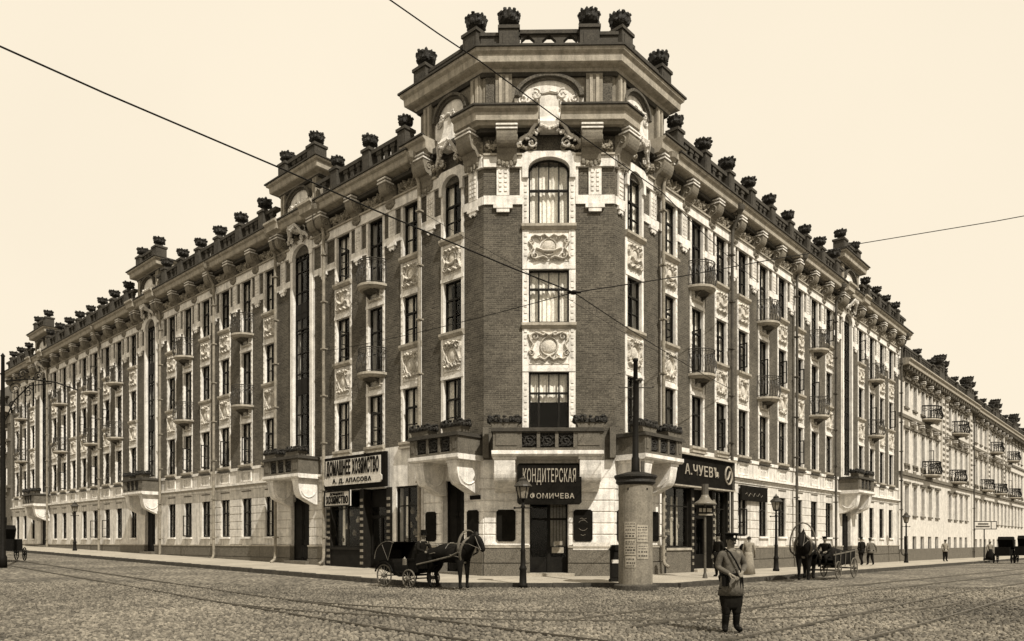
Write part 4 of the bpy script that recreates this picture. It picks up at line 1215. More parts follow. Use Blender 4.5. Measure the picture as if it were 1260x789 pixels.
# ------------------------------------------------------------------ shop fronts
def shopfront(f, s0, s1, top, parts_, near_right):
    """parts_: list of (s0, s1, kind) kind window/door/post"""
    base = -1.3
    for a, b, k in parts_:
        if k == 'post':
            fbox('shop_pilaster', f, a, b, -.3, .08, base, top, 'wood')
            for z in [base+.3+.28*i for i in range(int((top-base-.4)/.28))]:
                fbox('pilaster_ornament', f, a+.05, b-.05, .08, .11, z, z+.12, 'letterd')
        elif k == 'window':
            fbox('stall_riser', f, a, b, -.2, .06, base, base+.95, 'plinth' if f is FR else 'door')
            fbox('stall_riser', f, a, b, -.25, .12, base+.95, base+1.05, 'cornice' if f is FR else 'wood')
            o = put('shop_window', MB().box(-(b-a)/2, (b-a)/2, -.05, .05, 0, .07).box(-(b-a)/2, (b-a)/2, -.05, .05, top-base-1.12, top-base-1.05).box(-(b-a)/2, -(b-a)/2+.06, -.05, .05, .07, top-base-1.12).box((b-a)/2-.06, (b-a)/2, -.05, .05, .07, top-base-1.12).box(-.03, .03, -.04, .04, .07, top-base-1.12).box(-(b-a)/2, (b-a)/2, -.045, .04, 1.75, 1.8).mesh('shop_window', 'wood'), f, (a+b)/2, -.12, base+1.05)
            w_ = (b-a)/2-.08
            for x0, x1 in ((-w_, -.03), (.03, w_)):
                sub(o, 'pane', pane_mesh(x0, x1, .07, 1.75), (x0, 0, .07)); sub(o, 'pane', pane_mesh(x0, x1, 1.8, top-base-1.12), (x0, 0, 1.8))
            for i, x in enumerate((-w_*.75, -w_*.3, w_*.25, w_*.7)):
                if f is FR or i in (0,): sub(o, 'window_drape', cached(('drape', f is FR), lambda: MB().prism([(-.1, 0), (.1, 0), (.07, 2.1), (-.07, 2.1)], 0, .03).mesh('window_drape', 'curtain' if f is FL else 'wood2')), (x, .3, .1))
            for i in range(7):
                sub(o, 'shelf_goods', cached(('good', i % 3), lambda: MB().lathe([(.09, 0), (.12, .12), (.06, .2), (.07, .26)], 8).mesh('shelf_goods', ('bronze', 'wood2', 'letterd')[i % 3])), (-w_*.8+w_*1.6*i/6, .35, .25 + (i*37 % 5)*.3))
        elif k == 'door':
            d = put('shop_door', cached(('sdoor', round(b-a,2)), lambda: MB().box(-(b-a)/2, -(b-a)/2+.1, -.05, .05, 0, 2.9).box((b-a)/2-.1, (b-a)/2, -.05, .05, 0, 2.9).box(-(b-a)/2+.1, (b-a)/2-.1, -.04, .04, 0, .75).box(-(b-a)/2+.1, (b-a)/2-.1, -.06, .06, 2.35, 2.47).box(-(b-a)/2+.1, (b-a)/2-.1, -.04, .04, 2.85, 3.6).box(-.05, .05, -.045, .045, .75, 2.35).mesh('shop_door', 'door')), f, (a+b)/2, -.35, base)
            w_ = (b-a)/2-.1
            sub(d, 'pane', pane_mesh(-w_, -.05, .75, 2.35), (-w_, 0, .75)); sub(d, 'pane', pane_mesh(.05, w_, .75, 2.35), (.05, 0, .75)); sub(d, 'pane', pane_mesh(-w_, w_, 2.47, 2.85), (-w_, 0, 2.47))
            fbox('door_step', f, a, b, -.4, .25, base-.4, base+.1, 'pave')
shopfront(FL, 5.5, 10.3, 2.35, [(5.45, 5.75, 'post'), (5.75, 7.35, 'door'), (7.35, 7.65, 'post'), (7.65, 9.9, 'window'), (9.9, 10.25, 'post')], True)
fbox('wall_pier', FL, 5.2, 5.45, -.4, 0, -2.2, 2.4, 'cream')
shopfront(FL, 3.75, 5.2, 2.35, [(3.75, 5.2, 'window')], True)
shopfront(FR, 3.4, 9.4, 2.35, [(3.45, 3.65, 'post'), (3.65, 5.75, 'window'), (5.75, 6.0, 'post'), (6.0, 7.7, 'door'), (7.7, 7.95, 'post'), (7.95, 9.2, 'window'), (9.2, 9.45, 'post')], True)
fbox('wall_pier', FR, 9.45, 9.78, -.4, 0, -2.2, 2.4, 'cream2')

# ------------------------------------------------------------------ lettering
def letters(txt, size, wscale, m, ext=.012, bold=.006):
    cu = bpy.data.curves.new('t', 'FONT'); cu.body = txt; cu.size = size; cu.extrude = ext; cu.align_x = 'CENTER'; cu.align_y = 'CENTER'
    cu.offset = size*bold; cu.space_character = 1.12; cu.resolution_u = 3
    ob = bpy.data.objects.new('t', cu); COL.objects.link(ob)
    dg = bpy.context.evaluated_depsgraph_get(); dg.update()
    me = bpy.data.meshes.new_from_object(ob.evaluated_get(dg)); bpy.data.objects.remove(ob)
    me.transform(Matrix.Rotation(R(90), 4, 'X')); 
    xs = [v.co.x for v in me.vertices]
    if xs: 
        k = wscale/(max(xs)-min(xs)); me.transform(Matrix.Scale(k, 4, (1,0,0)))
    me.materials.clear(); me.materials.append(M[m]); return me
def board(f, s, off, h, name, label, w_, ht, m, thick=.08, cat='shop sign', rounded=0.0, frame=None):
    p = f.P(s, off)
    t = thing(name, (p.x, p.y, h+E), label, cat, rz=f.ang)
    r = rounded
    poly = [(-w_/2+r, 0), (w_/2-r, 0), (w_/2, r), (w_/2, ht-r), (w_/2-r, ht), (-w_/2+r, ht), (-w_/2, ht-r), (-w_/2, r)] if r else [(-w_/2, 0), (w_/2, 0), (w_/2, ht), (-w_/2, ht)]
    link('board', MB().prism(poly, -thick, 0).mesh('board', m), parent=t)
    if frame:
        mb = MB(); q = .05
        mb.box(-w_/2, w_/2, -thick-.04, -thick, 0, q).box(-w_/2, w_/2, -thick-.04, -thick, ht-q, ht).box(-w_/2, -w_/2+q, -thick-.04, -thick, q, ht-q).box(w_/2-q, w_/2, -thick-.04, -thick, q, ht-q)
        link('frame', mb.mesh('frame', frame), parent=t)
    return t
def txt(t, s, size, wd, m, x, z, y=-.1, bold=.006):
    o = link('lettering', letters(s, size, wd, m, bold=bold), (x, y, z), parent=t); return o
# confectioner over the corner door
t = board(FF, -.02, .95, 1.36, 'shop_sign', 'black board lettered КОНДИТЕРСКАЯ hung over the corner door between two consoles', 2.34, 1.5, 'sign', rounded=.08)
txt(t, 'КОНДИТЕРСКАЯ', .5, 1.92, 'letter', 0, 1.02); t.children[-1].scale = (1, 1, 1.35)
txt(t, 'ФОМИЧЕВА', .26, 1.6, 'letter', .1, .3)
# household goods
t = board(FL, 7.95, .12, 2.38, 'shop_sign', 'large black-framed board lettered ДОМАШНЕЕ ХОЗЯЙСТВО above the left shop', 4.7, 1.5, 'sign', thick=.14)
pl = MB().prism([(-2.05, .54), (2.05, .54), (2.05, 1.36), (-2.05, 1.36)], -.17, -.14)
pl.prism([(-2.05, .2), (2.05, .2), (2.15, .3), (2.15, .48), (2.05, .56), (-2.05, .56), (-2.15, .48), (-2.15, .3)], -.19, -.14)
link('sign_panel', pl.mesh('sign_panel', 'signw'), parent=t)
o = txt(t, 'ДОМАШНЕЕ ХОЗЯЙСТВО', .5, 3.9, 'sign', 0, .94, -.18, bold=.03); o.scale = (1, 1, 1.75)
o = txt(t, 'А. Д. АПАСОВА', .27, 2.9, 'sign', 0, .38, -.2, bold=.02)
t = board(FL, 8.98, .3, 1.62, 'shop_sign', 'small white board lettered ХОЗЯЙСТВО hung below the large board at the left shop', 2.0, .72, 'signw', thick=.06, frame='sign')
o = txt(t, 'ДОМАШНЕЕ', .16, 1.1, 'sign', 0, .56, -.075); o = txt(t, 'ХОЗЯЙСТВО', .3, 1.7, 'sign', 0, .27, -.075, bold=.03); o.scale = (1, 1, 1.5)
# baker on the right
t = board(FR, 6.65, .15, 2.4, 'shop_sign', 'long black board lettered А. ЧУЕВЪ with a round gilt emblem above the right shop', 5.5, 1.28, 'sign', thick=.16, frame='door')
o = txt(t, 'А.ЧУЕВЪ', .62, 3.1, 'letter', -.35, .66, -.18)
link('emblem', MB().tube([(2.15+.33*math.cos(a), -.18, .66+.4*math.sin(a)) for a in [i*math.pi/10 for i in range(20)]], .045, 6, closed=True).tube([(2.0, -.18, .45), (2.12, -.2, .6), (2.28, -.18, .85)], .05, 5).mesh('emblem', 'letter'), parent=t)
link('cornice_strip', MB().box(-2.8, 2.8, -.24, 0, -.06, 0).box(-2.8, 2.8, -.3, 0, 1.28, 1.36).mesh('cornice_strip', 'cornice'), parent=t)
# plain dark board
t = board(FR, 12.0, .1, 2.02, 'wall_sign', 'plain black board without readable lettering above two ground-floor windows of the right wing', 3.0, .72, 'sign', thick=.08)
link('lettering', MB().tube([(-1.1+.18*i, -.09, .3+.1*math.sin(i*2.3)) for i in range(12)], .012, 4).mesh('lettering', 'letterd'), parent=t)
t = board(FL, .42, .02, 1.62, 'street_sign', 'little dark street name plate on the cream wall left of the confectioner sign', .55, .16, 'sign', thick=.03)

# ------------------------------------------------------------------ ground
def ground_mesh():
    def axis(lo, hi, core0, core1, step):
        a = list(np.arange(core0, core1, step)); x = core0; st = step
        while x > lo: st *= 1.25; x -= st; a.insert(0, x)
        x = a[-1]; st = step
        while x < hi: st *= 1.25; x += st; a.append(x)
        return a
    xs = axis(-900, 900, -52, 60, 1.0); ys = axis(-200, 1500, -5, 100, 1.0)
    vs = [(x, y, zroad(x, y) - .02) for y in ys for x in xs]; nx = len(xs)
    fs = [(j*nx+i, j*nx+i+1, (j+1)*nx+i+1, (j+1)*nx+i) for j in range(len(ys)-1) for i in range(nx-1)]
    return MB().add(vs, fs)
def cobble_mat(name, base, geo):
    m = bpy.data.materials.new(name); m.use_nodes = True
    n = m.node_tree.nodes; l = m.node_tree.links; p = n['Principled BSDF']; p.inputs['Roughness'].default_value = .8; p.inputs['Specular IOR Level'].default_value = .25
    g = n.new('ShaderNodeNewGeometry')
    a = n.new('ShaderNodeTexNoise'); a.inputs['Scale'].default_value = .22; a.inputs['Detail'].default_value = 7; a.inputs['Roughness'].default_value = .62
    l.new(g.outputs['Position'], a.inputs['Vector'])
    mr = n.new('ShaderNodeMapRange'); mr.inputs[1].default_value = .34; mr.inputs[2].default_value = .62; mr.inputs[3].default_value = .5; mr.inputs[4].default_value = 1.2
    l.new(a.outputs['Fac'], mr.inputs[0])
    v = n.new('ShaderNodeTexVoronoi'); v.inputs['Scale'].default_value = 8.5; l.new(g.outputs['Position'], v.inputs['Vector'])
    sp = n.new('ShaderNodeSeparateXYZ'); l.new(v.outputs['Color'], sp.inputs[0])
    mr2 = n.new('ShaderNodeMapRange'); mr2.inputs[3].default_value = .42; mr2.inputs[4].default_value = 1.5; l.new(sp.outputs[0], mr2.inputs[0])
    mu = n.new('ShaderNodeMath'); mu.operation = 'MULTIPLY'; l.new(mr.outputs[0], mu.inputs[0]); l.new(mr2.outputs[0], mu.inputs[1])
    last = mu.outputs[0]
    if geo:
        at_ = n.new('ShaderNodeAttribute'); at_.attribute_name = 'tone'
        sp.inputs[0].default_value = (0, 0, 0); l.new(at_.outputs['Color'], sp.inputs[0])
        mr2.inputs[3].default_value = .5; mr2.inputs[4].default_value = 1.45
    if not geo:
        mr3 = n.new('ShaderNodeMapRange'); mr3.inputs[1].default_value = .28; mr3.inputs[2].default_value = .62; mr3.inputs[3].default_value = 1.0; mr3.inputs[4].default_value = .35
        l.new(v.outputs['Distance'], mr3.inputs[0])
        mu2 = n.new('ShaderNodeMath'); mu2.operation = 'MULTIPLY'; l.new(last, mu2.inputs[0]); l.new(mr3.outputs[0], mu2.inputs[1]); last = mu2.outputs[0]
        bp = n.new('ShaderNodeBump'); bp.inputs['Strength'].default_value = 1.0; bp.inputs['Distance'].default_value = .05; bp.invert = True
        l.new(v.outputs['Distance'], bp.inputs['Height']); l.new(bp.outputs[0], p.inputs['Normal'])
    else:
        b = n.new('ShaderNodeTexNoise'); b.inputs['Scale'].default_value = 30; b.inputs['Detail'].default_value = 3; l.new(g.outputs['Position'], b.inputs['Vector'])
        mr3 = n.new('ShaderNodeMapRange'); mr3.inputs[1].default_value = .3; mr3.inputs[2].default_value = .7; mr3.inputs[3].default_value = .75; mr3.inputs[4].default_value = 1.25; l.new(b.outputs['Fac'], mr3.inputs[0])
        mu2 = n.new('ShaderNodeMath'); mu2.operation = 'MULTIPLY'; l.new(last, mu2.inputs[0]); l.new(mr3.outputs[0], mu2.inputs[1]); last = mu2.outputs[0]
    vm = n.new('ShaderNodeVectorMath'); vm.operation = 'SCALE'; vm.inputs[0].default_value = S(base)[:3]; l.new(last, vm.inputs['Scale']); l.new(vm.outputs[0], p.inputs['Base Color'])
    return m
M['cobble'] = cobble_mat('cobbled_road', .235, False)
M['stone'] = cobble_mat('cobble_stone', .15, True)
M['joint'] = mat('road_joint_dirt', .03)
rd = link('road', ground_mesh().mesh('road', 'cobble', smooth=True)); tag(rd, kind='structure')

# rails laid in the cobbles
RAILS = []
def line_pts(fn, a, b, n): return [fn(a+(b-a)*i/n) for i in range(n+1)]
for c in (11.15, 13.3): RAILS.append(line_pts(lambda t, c=c: (c/2 + t, c/2 - t), -34, 6.0, 46))      # along the left street, X+Y=c
for c in (-6.3, -8.45, -11.5, -13.65): RAILS.append(line_pts(lambda t, c=c: (c/2 + t, -c/2 + t), 3.5 if c > -10 else 8.0, 60, 50))
# curve joining the left street to the right street
def arc_pts(r0):
    cx, cy = 2.0, 28.0
    return [(cx+r0*math.cos(R(a)), cy+r0*math.sin(R(a))) for a in range(226, 316, 3)]
RAILS += [arc_pts(13.3), arc_pts(11.8)]
RCELL = set()
for rl in RAILS:
    for a_, b_ in zip(rl[:-1], rl[1:]):
        L_ = math.hypot(b_[0]-a_[0], b_[1]-a_[1]); n_ = max(1, int(L_/.03))
        for i_ in range(n_):
            x_ = a_[0]+(b_[0]-a_[0])*i_/n_; y_ = a_[1]+(b_[1]-a_[1])*i_/n_
            if 10 < y_ < 26 and abs(x_) < 20: RCELL.add((int(x_/.045), int(y_/.045)))
def near_rail(x, y):
    i, j = int(x/.045), int(y/.045)
    return any((i+a, j+b) in RCELL for a in (-1, 0, 1) for b in (-1, 0, 1))

def rail_obj(pts):
    mb = MB()
    for dx, w_, h in ((0, .022, .008),):
        vs, fs = sweep(pts, [(dx-w_, -.03), (dx+w_, -.03), (dx+w_, h), (dx-w_, h)], zs=[zroad(*p)+.022 for p in pts]); mb.add(vs, fs)
    return mb
def rail_thing(k, pairs, label):
    t = None
    for i, r in enumerate(pairs):
        o = link('rail', rail_obj(r).mesh('rail', 'rail'))
        if t is None: t = thing('tram_track', (0, 0, 0), label, 'tram track')
        o.parent = t
rail_thing(0, RAILS[0:2], 'straight pair of tram rails running up the left street')
rail_thing(1, RAILS[2:4], 'nearer pair of tram rails running up the right street')
rail_thing(2, RAILS[4:6], 'pair of tram rails closer to the pavement of the right street')
rail_thing(3, RAILS[6:8], 'curved pair of tram rails rounding the corner in front of the tower')

# cobbles as real stones in the near part
def cobbles():
    sp = .102; V = []; F = []; A = []
    rr = np.random.default_rng(3)
    ang = R(38); ca, sa = math.cos(ang), math.sin(ang)
    n = 0
    for j in range(-110, 400):
        for i in range(-400, 400):
            u = (i + (.5 if j % 2 else 0))*sp; v_ = j*sp
            x = ca*u - sa*v_; y = 11 + sa*u + ca*v_
            x += rr.uniform(-.028, .028); y += rr.uniform(-.028, .028)
            if not (10.8 < y < 24.5) or abs(x) > y*.72 + .6: continue
            if in_pave(x, y) or near_rail(x, y): continue
            z = zroad(x, y) - .022
            r = sp*.56*rr.uniform(.7, 1.0); a0 = rr.uniform(0, 1.05); hgt = rr.uniform(.022, .048)
            th = a0 + np.arange(6)*math.pi/3; jr = rr.uniform(.82, 1.12, 6)
            b = len(V); ex = rr.uniform(.85, 1.15)
            cx = np.cos(th)*jr*r*ex; cy = np.sin(th)*jr*r/ex
            for k in range(6): V.append((x+cx[k], y+cy[k], z))
            tl = rr.uniform(-.012, .012); A += [float(rr.uniform(0, 1)**1.2)]*13
            for k in range(6): V.append((x+cx[k]*.74, y+cy[k]*.74, z+hgt+tl*cx[k]/r))
            V.append((x, y, z+hgt+.008))
            for k in range(6):
                k2 = (k+1) % 6
                F.append((b+k, b+k2, b+6+k2, b+6+k)); F.append((b+6+k, b+6+k2, b+12))
            n += 1
    mb = MB(); mb.v = V; mb.f = F; mb.m = [0]*len(F)
    me = mb.mesh('cobblestones', 'stone', smooth=False)
    ca_ = me.color_attributes.new('tone', 'FLOAT_COLOR', 'POINT')
    ca_.data.foreach_set('color', np.repeat(np.array(A, dtype=np.float32)[:, None], 4, axis=1).ravel())
    return me

def pave_edge(off):
    return [FL.P(ENDL+40, off), FL.P(0, off), P0L*0, P0R*0, FR.P(100, off)]
def in_pave(x, y):
    p = Vector((x, y))
    return (p-P0L).dot(NL) < CURB+.12 and (p-P0R).dot(NR) < CURB+.12 and (p-FF.p0).dot(FF.n) < CURB+.12

# ------------------------------------------------------------------ pavement
def pave():
    """stations along the building line; corner mitred"""
    st = []
    for s in list(np.arange(104, 2, -3.0)) + [1.0]: st.append((FL, s))
    pts = []
    def mit(p, n0, n1, o):
        b = (n0+n1); b = b/b.dot(n0); return p + b*o
    for f, s in st: pts.append((lambda o, f=f, s=s: f.P(s, o), zwall(FL, min(s, 68))))
    pts.append((lambda o: mit(P0L, NL, FF.n, o), .33)); pts.append((lambda o: FF.P(0, o), .33)); pts.append((lambda o: mit(P0R, FF.n, NR, o), .33))
    for s in [1.0] + list(np.arange(3, 200, 3.0)): pts.append((lambda o, s=s: FR.P(s, o), zwall(FR, s)))
    prof = [(-.4, 0), (CURB-.3, -.085)]
    mb = MB(); vs = []
    for fn, z in pts:
        for o, dz in prof:
            p = fn(o); vs.append((p.x, p.y, z+dz))
        p = fn(CURB-.3); vs.append((p.x, p.y, z-.6))
    n = len(pts)
    fs = []
    for i in range(n-1):
        for j in range(2): fs.append((i*3+j, i*3+j+1, (i+1)*3+j+1, (i+1)*3+j))
    mb.add(vs, fs)
    return mb, pts
pm, ppts = pave()
pv = link('pavement', pm.mesh('pavement', 'pave', fix=False)); tag(pv, kind='structure')
# kerb stones one by one
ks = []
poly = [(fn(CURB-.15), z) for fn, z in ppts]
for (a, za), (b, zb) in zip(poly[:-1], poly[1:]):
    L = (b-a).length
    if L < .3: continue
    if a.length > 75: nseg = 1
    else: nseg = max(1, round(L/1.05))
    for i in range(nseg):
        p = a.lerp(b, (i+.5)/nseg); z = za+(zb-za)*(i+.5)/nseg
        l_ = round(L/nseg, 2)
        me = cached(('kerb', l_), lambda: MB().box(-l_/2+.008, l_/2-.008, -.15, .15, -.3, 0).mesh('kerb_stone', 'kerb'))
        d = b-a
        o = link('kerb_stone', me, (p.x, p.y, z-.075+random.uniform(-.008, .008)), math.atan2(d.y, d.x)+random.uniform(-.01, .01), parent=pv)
# slabs joints: lay large paving slabs near the corner as real pieces
cb = link('cobblestones', cobbles()); tag(cb, 'worn round cobblestones packed across the near crossing', 'cobbles', kind='stuff')
# dark bed between the near stones
def bed():
    xs = np.arange(-19, 19.01, 1.0); ys = np.arange(10.5, 25.01, .5); V = []; F = []; nx = len(xs)
    for y in ys:
        for x in xs: V.append((x, y, zroad(x, y)-.016))
    for j in range(len(ys)-1):
        for i in range(nx-1):
            cx, cy = xs[i]+.5, ys[j]+.25
            if all(abs(xs[i+a]) <= (ys[j+b])*.72+1.4 for a in (0, 1) for b in (0, 1)) and cy < 24.2: F.append((j*nx+i, j*nx+i+1, (j+1)*nx+i+1, (j+1)*nx+i))
    return MB().add(V, F)
bd = link('road_bed', bed().mesh('road_bed', 'joint')); tag(bd, kind='structure')

# ------------------------------------------------------------------ neighbour on the right street
def neighbour(f, s0, s1, label, bays, balcs, fl, top, urns, wmat, loc_s, pipes=(), bal3=(), pilasters=()):
    p = f.P(s0, 0)
    root = thing('town_house', (p.x, p.y, zwall(f, s0)), label, 'building')
    B = lambda name, a, b, o0, o1, h0, h1, m: fbox(name, f, a, b, o0, o1, h0, h1, m, root=root)
    WW = .58
    def seg(a, b):
        e = a
        hs = sorted(bays)
        for (h0, h1) in fl:
            pass
        lv = [-3.0] + [q for hh in fl for q in hh] + [top]
        for i in range(0, len(lv), 2):
            n = max(1, round((b-a)/15))
            for k in range(n): B('wall', a+(b-a)*k/n, a+(b-a)*(k+1)/n, -.5, 0, lv[i], lv[i+1], wmat)
        for (h0, h1) in fl:
            e = a
            for c in hs + [None]:
                c0 = b if c is None else c-WW
                if c0 - e > .02: B('wall_pier', e, c0, -.5, 0, h0, h1, wmat)
                if c is not None: e = c+WW
    seg(s0, s1)
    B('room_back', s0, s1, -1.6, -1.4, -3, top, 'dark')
    for li, (h0, h1) in enumerate(fl):
        for c in bays:
            window(f, c, h0, h1, 2*WW, 'plain', 'wood', off=-.25, curt=rw.choice((0, 0, 2, 3)), root=root, sash=(1 if rw.random() < .1 and li > 1 else 0))
            if li > 0:
                B('window_head', c-.78, c+.78, 0, .18, h1+.12, h1+.3, 'neighd')
                B('sill', c-.62, c+.62, 0, .13, h0-.14, h0, 'neighd')
                for q in (-1, 1):
                    B('window_jamb', c+q*.585, c+q*.7, 0, .06, h0, h1+.1, 'cream')
                    if li == len(fl)-2: B('sill_bracket', c+q*.45-.06, c+q*.45+.06, 0, .18, h0-.45, h0-.14, 'neighd')
                if li == len(fl)-1: put('garland', garland_mesh(.8, 7, .12), f, c, .02, h1+.55, root=root)
                if li == len(fl)-2 : B('apron_relief', c-.4, c+.4, 0, .05, h0-.75, h0-.5, 'console')
    for a, b in lens(s0, s1, 9):
        B('string_course', a, b, 0, .2, 5.15, 5.4, 'neighd')
        B('string_course', a, b, 0, .14, 9.6, 9.85, 'neighd')
        B('plinth', a, b, 0, .1, -3, -.55, 'plinth')
        B('frieze', a, b, 0, .06, top-.9, top-.1, 'neighd')
        me = cached(('ncorn', round(b-a,2)), lambda: MB().prismx([(-o, h) for o, h in [(0, 0), (.15, 0), (.2, .12), (.7, .16), (.72, .4), (.85, .5), (.85, .6), (0, .66)]], -(b-a)/2, (b-a)/2).mesh('main_cornice', 'cornice'))
        put('main_cornice', me, f, (a+b)/2, 0, top-.02, root=root)
        k = a+.4
        while k < b: B('modillion', k, k+.18, .06, .62, top-.2, top+.12, 'neighd'); k += .8
        put('balustrade', balus_mesh(round(b-a-.5, 2)), f, (a+b)/2, .2, top+.62, root=root)
        for kq in (0, .5):
            pd = put('pedestal', pedestal_mesh(.5, 1.0), f, b-(b-a)*kq, .2, top+.62, root=root)
            if kq or 1: sub(pd, 'urn', urn_mesh(.3, .5), (0, 0, 1.0), 0)
    for i_, c in enumerate(bays[:-1]):
        if f.P(c).length < 110: put('console', console_mesh(.3, .5, .7), f, (c+bays[i_+1])/2, 0, top-.95, root=root)
    for i_, c in enumerate(bays[:-1]):
        if f.P(c).length < 110: put('console', console_mesh(.26, .4, .5), f, (c+bays[i_+1])/2, 0, 9.0, root=root); B('frieze_panel', c-.5, c+.5, 0, .05, 9.0, 9.4, 'console')
    for s in pilasters:
        B('pilaster', s-.45, s+.45, 0, .16, 5.4, top-.1, 'neigh')
        z = 5.7
        while z < top-1: B('rustic_block', s-.35, s+.35, .16, .2, z, z+.2, 'neighd'); z += .5
    for s in urns:
        B('attic_block', s-1.5, s+1.5, -.2, .4, top+.62, top+1.5, 'parapet')
        for q in (-1.0, 0, 1.0):
            pd = put('pedestal', pedestal_mesh(.6, .5 if q else .9), f, s+q, .1, top+1.5, root=root)
            sub(pd, 'urn', urn_mesh(.5, .8), (0, 0, .5 if q else .9), 0)
    for s in balcs: balcony(f, s, fl[-1][0]-.5, root=root, rx=1.45, ry=1.15, heavy=True)
    for s, h in bal3: balcony(f, s, h, root=root, rx=1.3, ry=1.1, heavy=True)
    for s in pipes: put('drainpipe', _mc[('pipe', 'piped')], f, s, .12, -2.2, root=root)
    pts = [f.P(s0, -.4), f.P(s1, -.4), f.P(s1, -11), f.P(s0, -11)]
    if f.sgn < 0: pts = pts[::-1]
    wmesh('roof', 'roof', flat(pts, top, top+.5), root=root, fix=True)
    B('end_wall', s0, s0+.3, -11, -.5, -3, top, wmat); B('end_wall', s1-.3, s1, -11, -.5, -3, top, wmat)
    B('rear_wall', s0, s1, -11.3, -11, -3, top, wmat)
    return root
nb = [38.2+1.8+2.45*i for i in range(5)] + [54.6+2.4*i for i in range(4)]
neighbour(FR, 37.95, 64.6, 'pale stucco town house with curved iron balconies adjoining the right wing', nb, [46.2, 57.0], [(-.75, .45), (2.1, 4.4), (6.1, 8.7), (10.5, 12.5)], 13.3, [50.5, 62.0], 'neigh', 0, pipes=[64.3], bal3=[(46.2, 5.4), (56, 5.4)], pilasters=[51.6, 53.0, 63.5])
neighbour(FR, 64.65, 101, 'farther pale town house at the end of the right street', [66.6+2.5*i for i in range(13)], [75.3, 87.0], [(-.9, .3), (2.0, 4.3), (6.0, 8.6), (10.4, 12.4)], 13.2, [77.0, 90.0], 'neigh', 0, bal3=[(70, 5.4), (78, 5.4), (88, 5.4)], pilasters=[73, 82.5])
r3 = neighbour(FL, 62.6, 96, 'dark plastered house beyond the far end of the left wing', [64.5+2.6*i for i in range(12)], [66, 73], [(.6, 2.4), (4.8, 7.0), (8.6, 10.6)], 12.2, [70], 'balc', 0)
put('mansard_roof', MB().prismx([(.2, 0), (1.6, 3.4), (6, 4.0), (9, 0)], -16, 16).mesh('mansard_roof', 'roof', fix=True), FL, 79, 0, 12.7, root=r3)

# ------------------------------------------------------------------ street furniture
def ground_z(x, y):
    p = Vector((x, y))
    if in_pave(x, y):
        a, b = max(0, sL(x, y)), max(0, sR(x, y))
        d = min(max((p-P0L).dot(NL), (p-FF.p0).dot(FF.n) if a == 0 and b == 0 else -9), 3.4) if b == 0 else (p-P0R).dot(NR)
        return .33 + (.0165*min(a, 68) if b == 0 else -.005*b) - .085*clampf(d/3.4, 0, 1)
    return zroad(x, y) + .02
def street_lamp(x, y, label, H=3.55, k=1.0, group='gas lamps along the pavements'):
    z = ground_z(x, y)
    t = thing('street_lamp', (x, y, z), label, 'street lamp', group)
    def post():
        mb = MB()
        mb.lathe([(.15, 0), (.15, .1), (.12, .14), (.105, .55), (.13, .6), (.11, .66), (.085, .72), (.075, 1.15), (.09, 1.2), (.065, 1.26), (.05, H-1.0), (.075, H-.95), (.05, H-.9), (.04, H-.72)], 12)
        return mb.mesh('post', 'iron', smooth=True)
    link('post', cached(('lpost', H), post), parent=t)
    link('ladder_bar', cached(('lbar', H), lambda: MB().tube([(-.26, 0, H-.98), (.26, 0, H-.98)], .022, 6).ball((-.27, 0, H-.98), .04, 6, 4).ball((.27, 0, H-.98), .04, 6, 4).mesh('ladder_bar', 'iron')), parent=t)
    def glass():
        mb = MB(); mb.lathe([(.13, H-.68), (.22, H-.3)], 6); return mb.mesh('lantern_glass', 'lampglass')
    link('lantern_glass', cached(('lgl', H), glass), parent=t)
    def fr():
        mb = MB()
        mb.lathe([(.05, H-.74), (.15, H-.7), (.15, H-.67)], 6)
        for i in range(6):
            a = i*math.pi/3
            mb.tube([(.135*math.cos(a), .135*math.sin(a), H-.68), (.235*math.cos(a), .235*math.sin(a), H-.28)], .016, 4)
        mb.tube([(.235*math.cos(i*math.pi/3), .235*math.sin(i*math.pi/3), H-.29) for i in range(6)], .016, 4, closed=True)
        return mb.mesh('lantern_frame', 'iron')
    link('lantern_frame', cached(('lfr', H), fr), parent=t)
    link('lantern_cap', cached(('lcap', H), lambda: MB().lathe([(.3, H-.29), (.27, H-.24), (.16, H-.14), (.13, H-.12), (.13, H-.08), (.15, H-.07), (.06, H-.01), (.02, H+.02), (.03, H+.05), (0, H+.1)], 12).mesh('lantern_cap', 'ironl')), parent=t)
    return t
def at(px, Z): return (px-630)/906*Z
street_lamp(at(643.5, 23.75), 23.75, 'street lamp standing at the kerb right before the corner door')
street_lamp(at(955, 34.6), 34.6, 'street lamp between the officer and the horse cart on the right pavement')
street_lamp(at(1115, 52.5), 52.5, 'street lamp beside the joint of the right wing and the pale town house')
street_lamp(at(92, 54.0), 54.0, 'street lamp on the far left pavement before the long wing')

# advertising column with mast
cx, cy = at(782, 22.9), 22.9
t = thing('advertising_column', (cx, cy, zroad(cx, cy)-.01), 'round plastered poster column with dark cap carrying a tall iron mast', 'poster column')
link('column_base', MB().lathe([(.66, 0), (.66, .16), (.62, .2), (.58, .2)], 28).mesh('column_base', 'kerb'), parent=t)
link('column_drum', MB().lathe([(.525, .2), (.525, 3.28)], 32).mesh('column_drum', 'poster', smooth=False), parent=t)
link('column_cap', MB().lathe([(.53, 3.26), (.62, 3.34), (.6, 3.42), (.66, 3.5), (.66, 3.56), (.3, 3.66), (0, 3.68)], 32).mesh('column_cap', 'urn'), parent=t)
mb = MB(); mb.lathe([(.16, 3.6), (.13, 3.75), (.125, 4.1), (.1, 4.15), (.09, 5.2), (.065, 7.1), (.09, 7.12), (.08, 7.2), (0, 7.22)], 12)
link('mast', mb.mesh('mast', 'iron', smooth=True), parent=t)
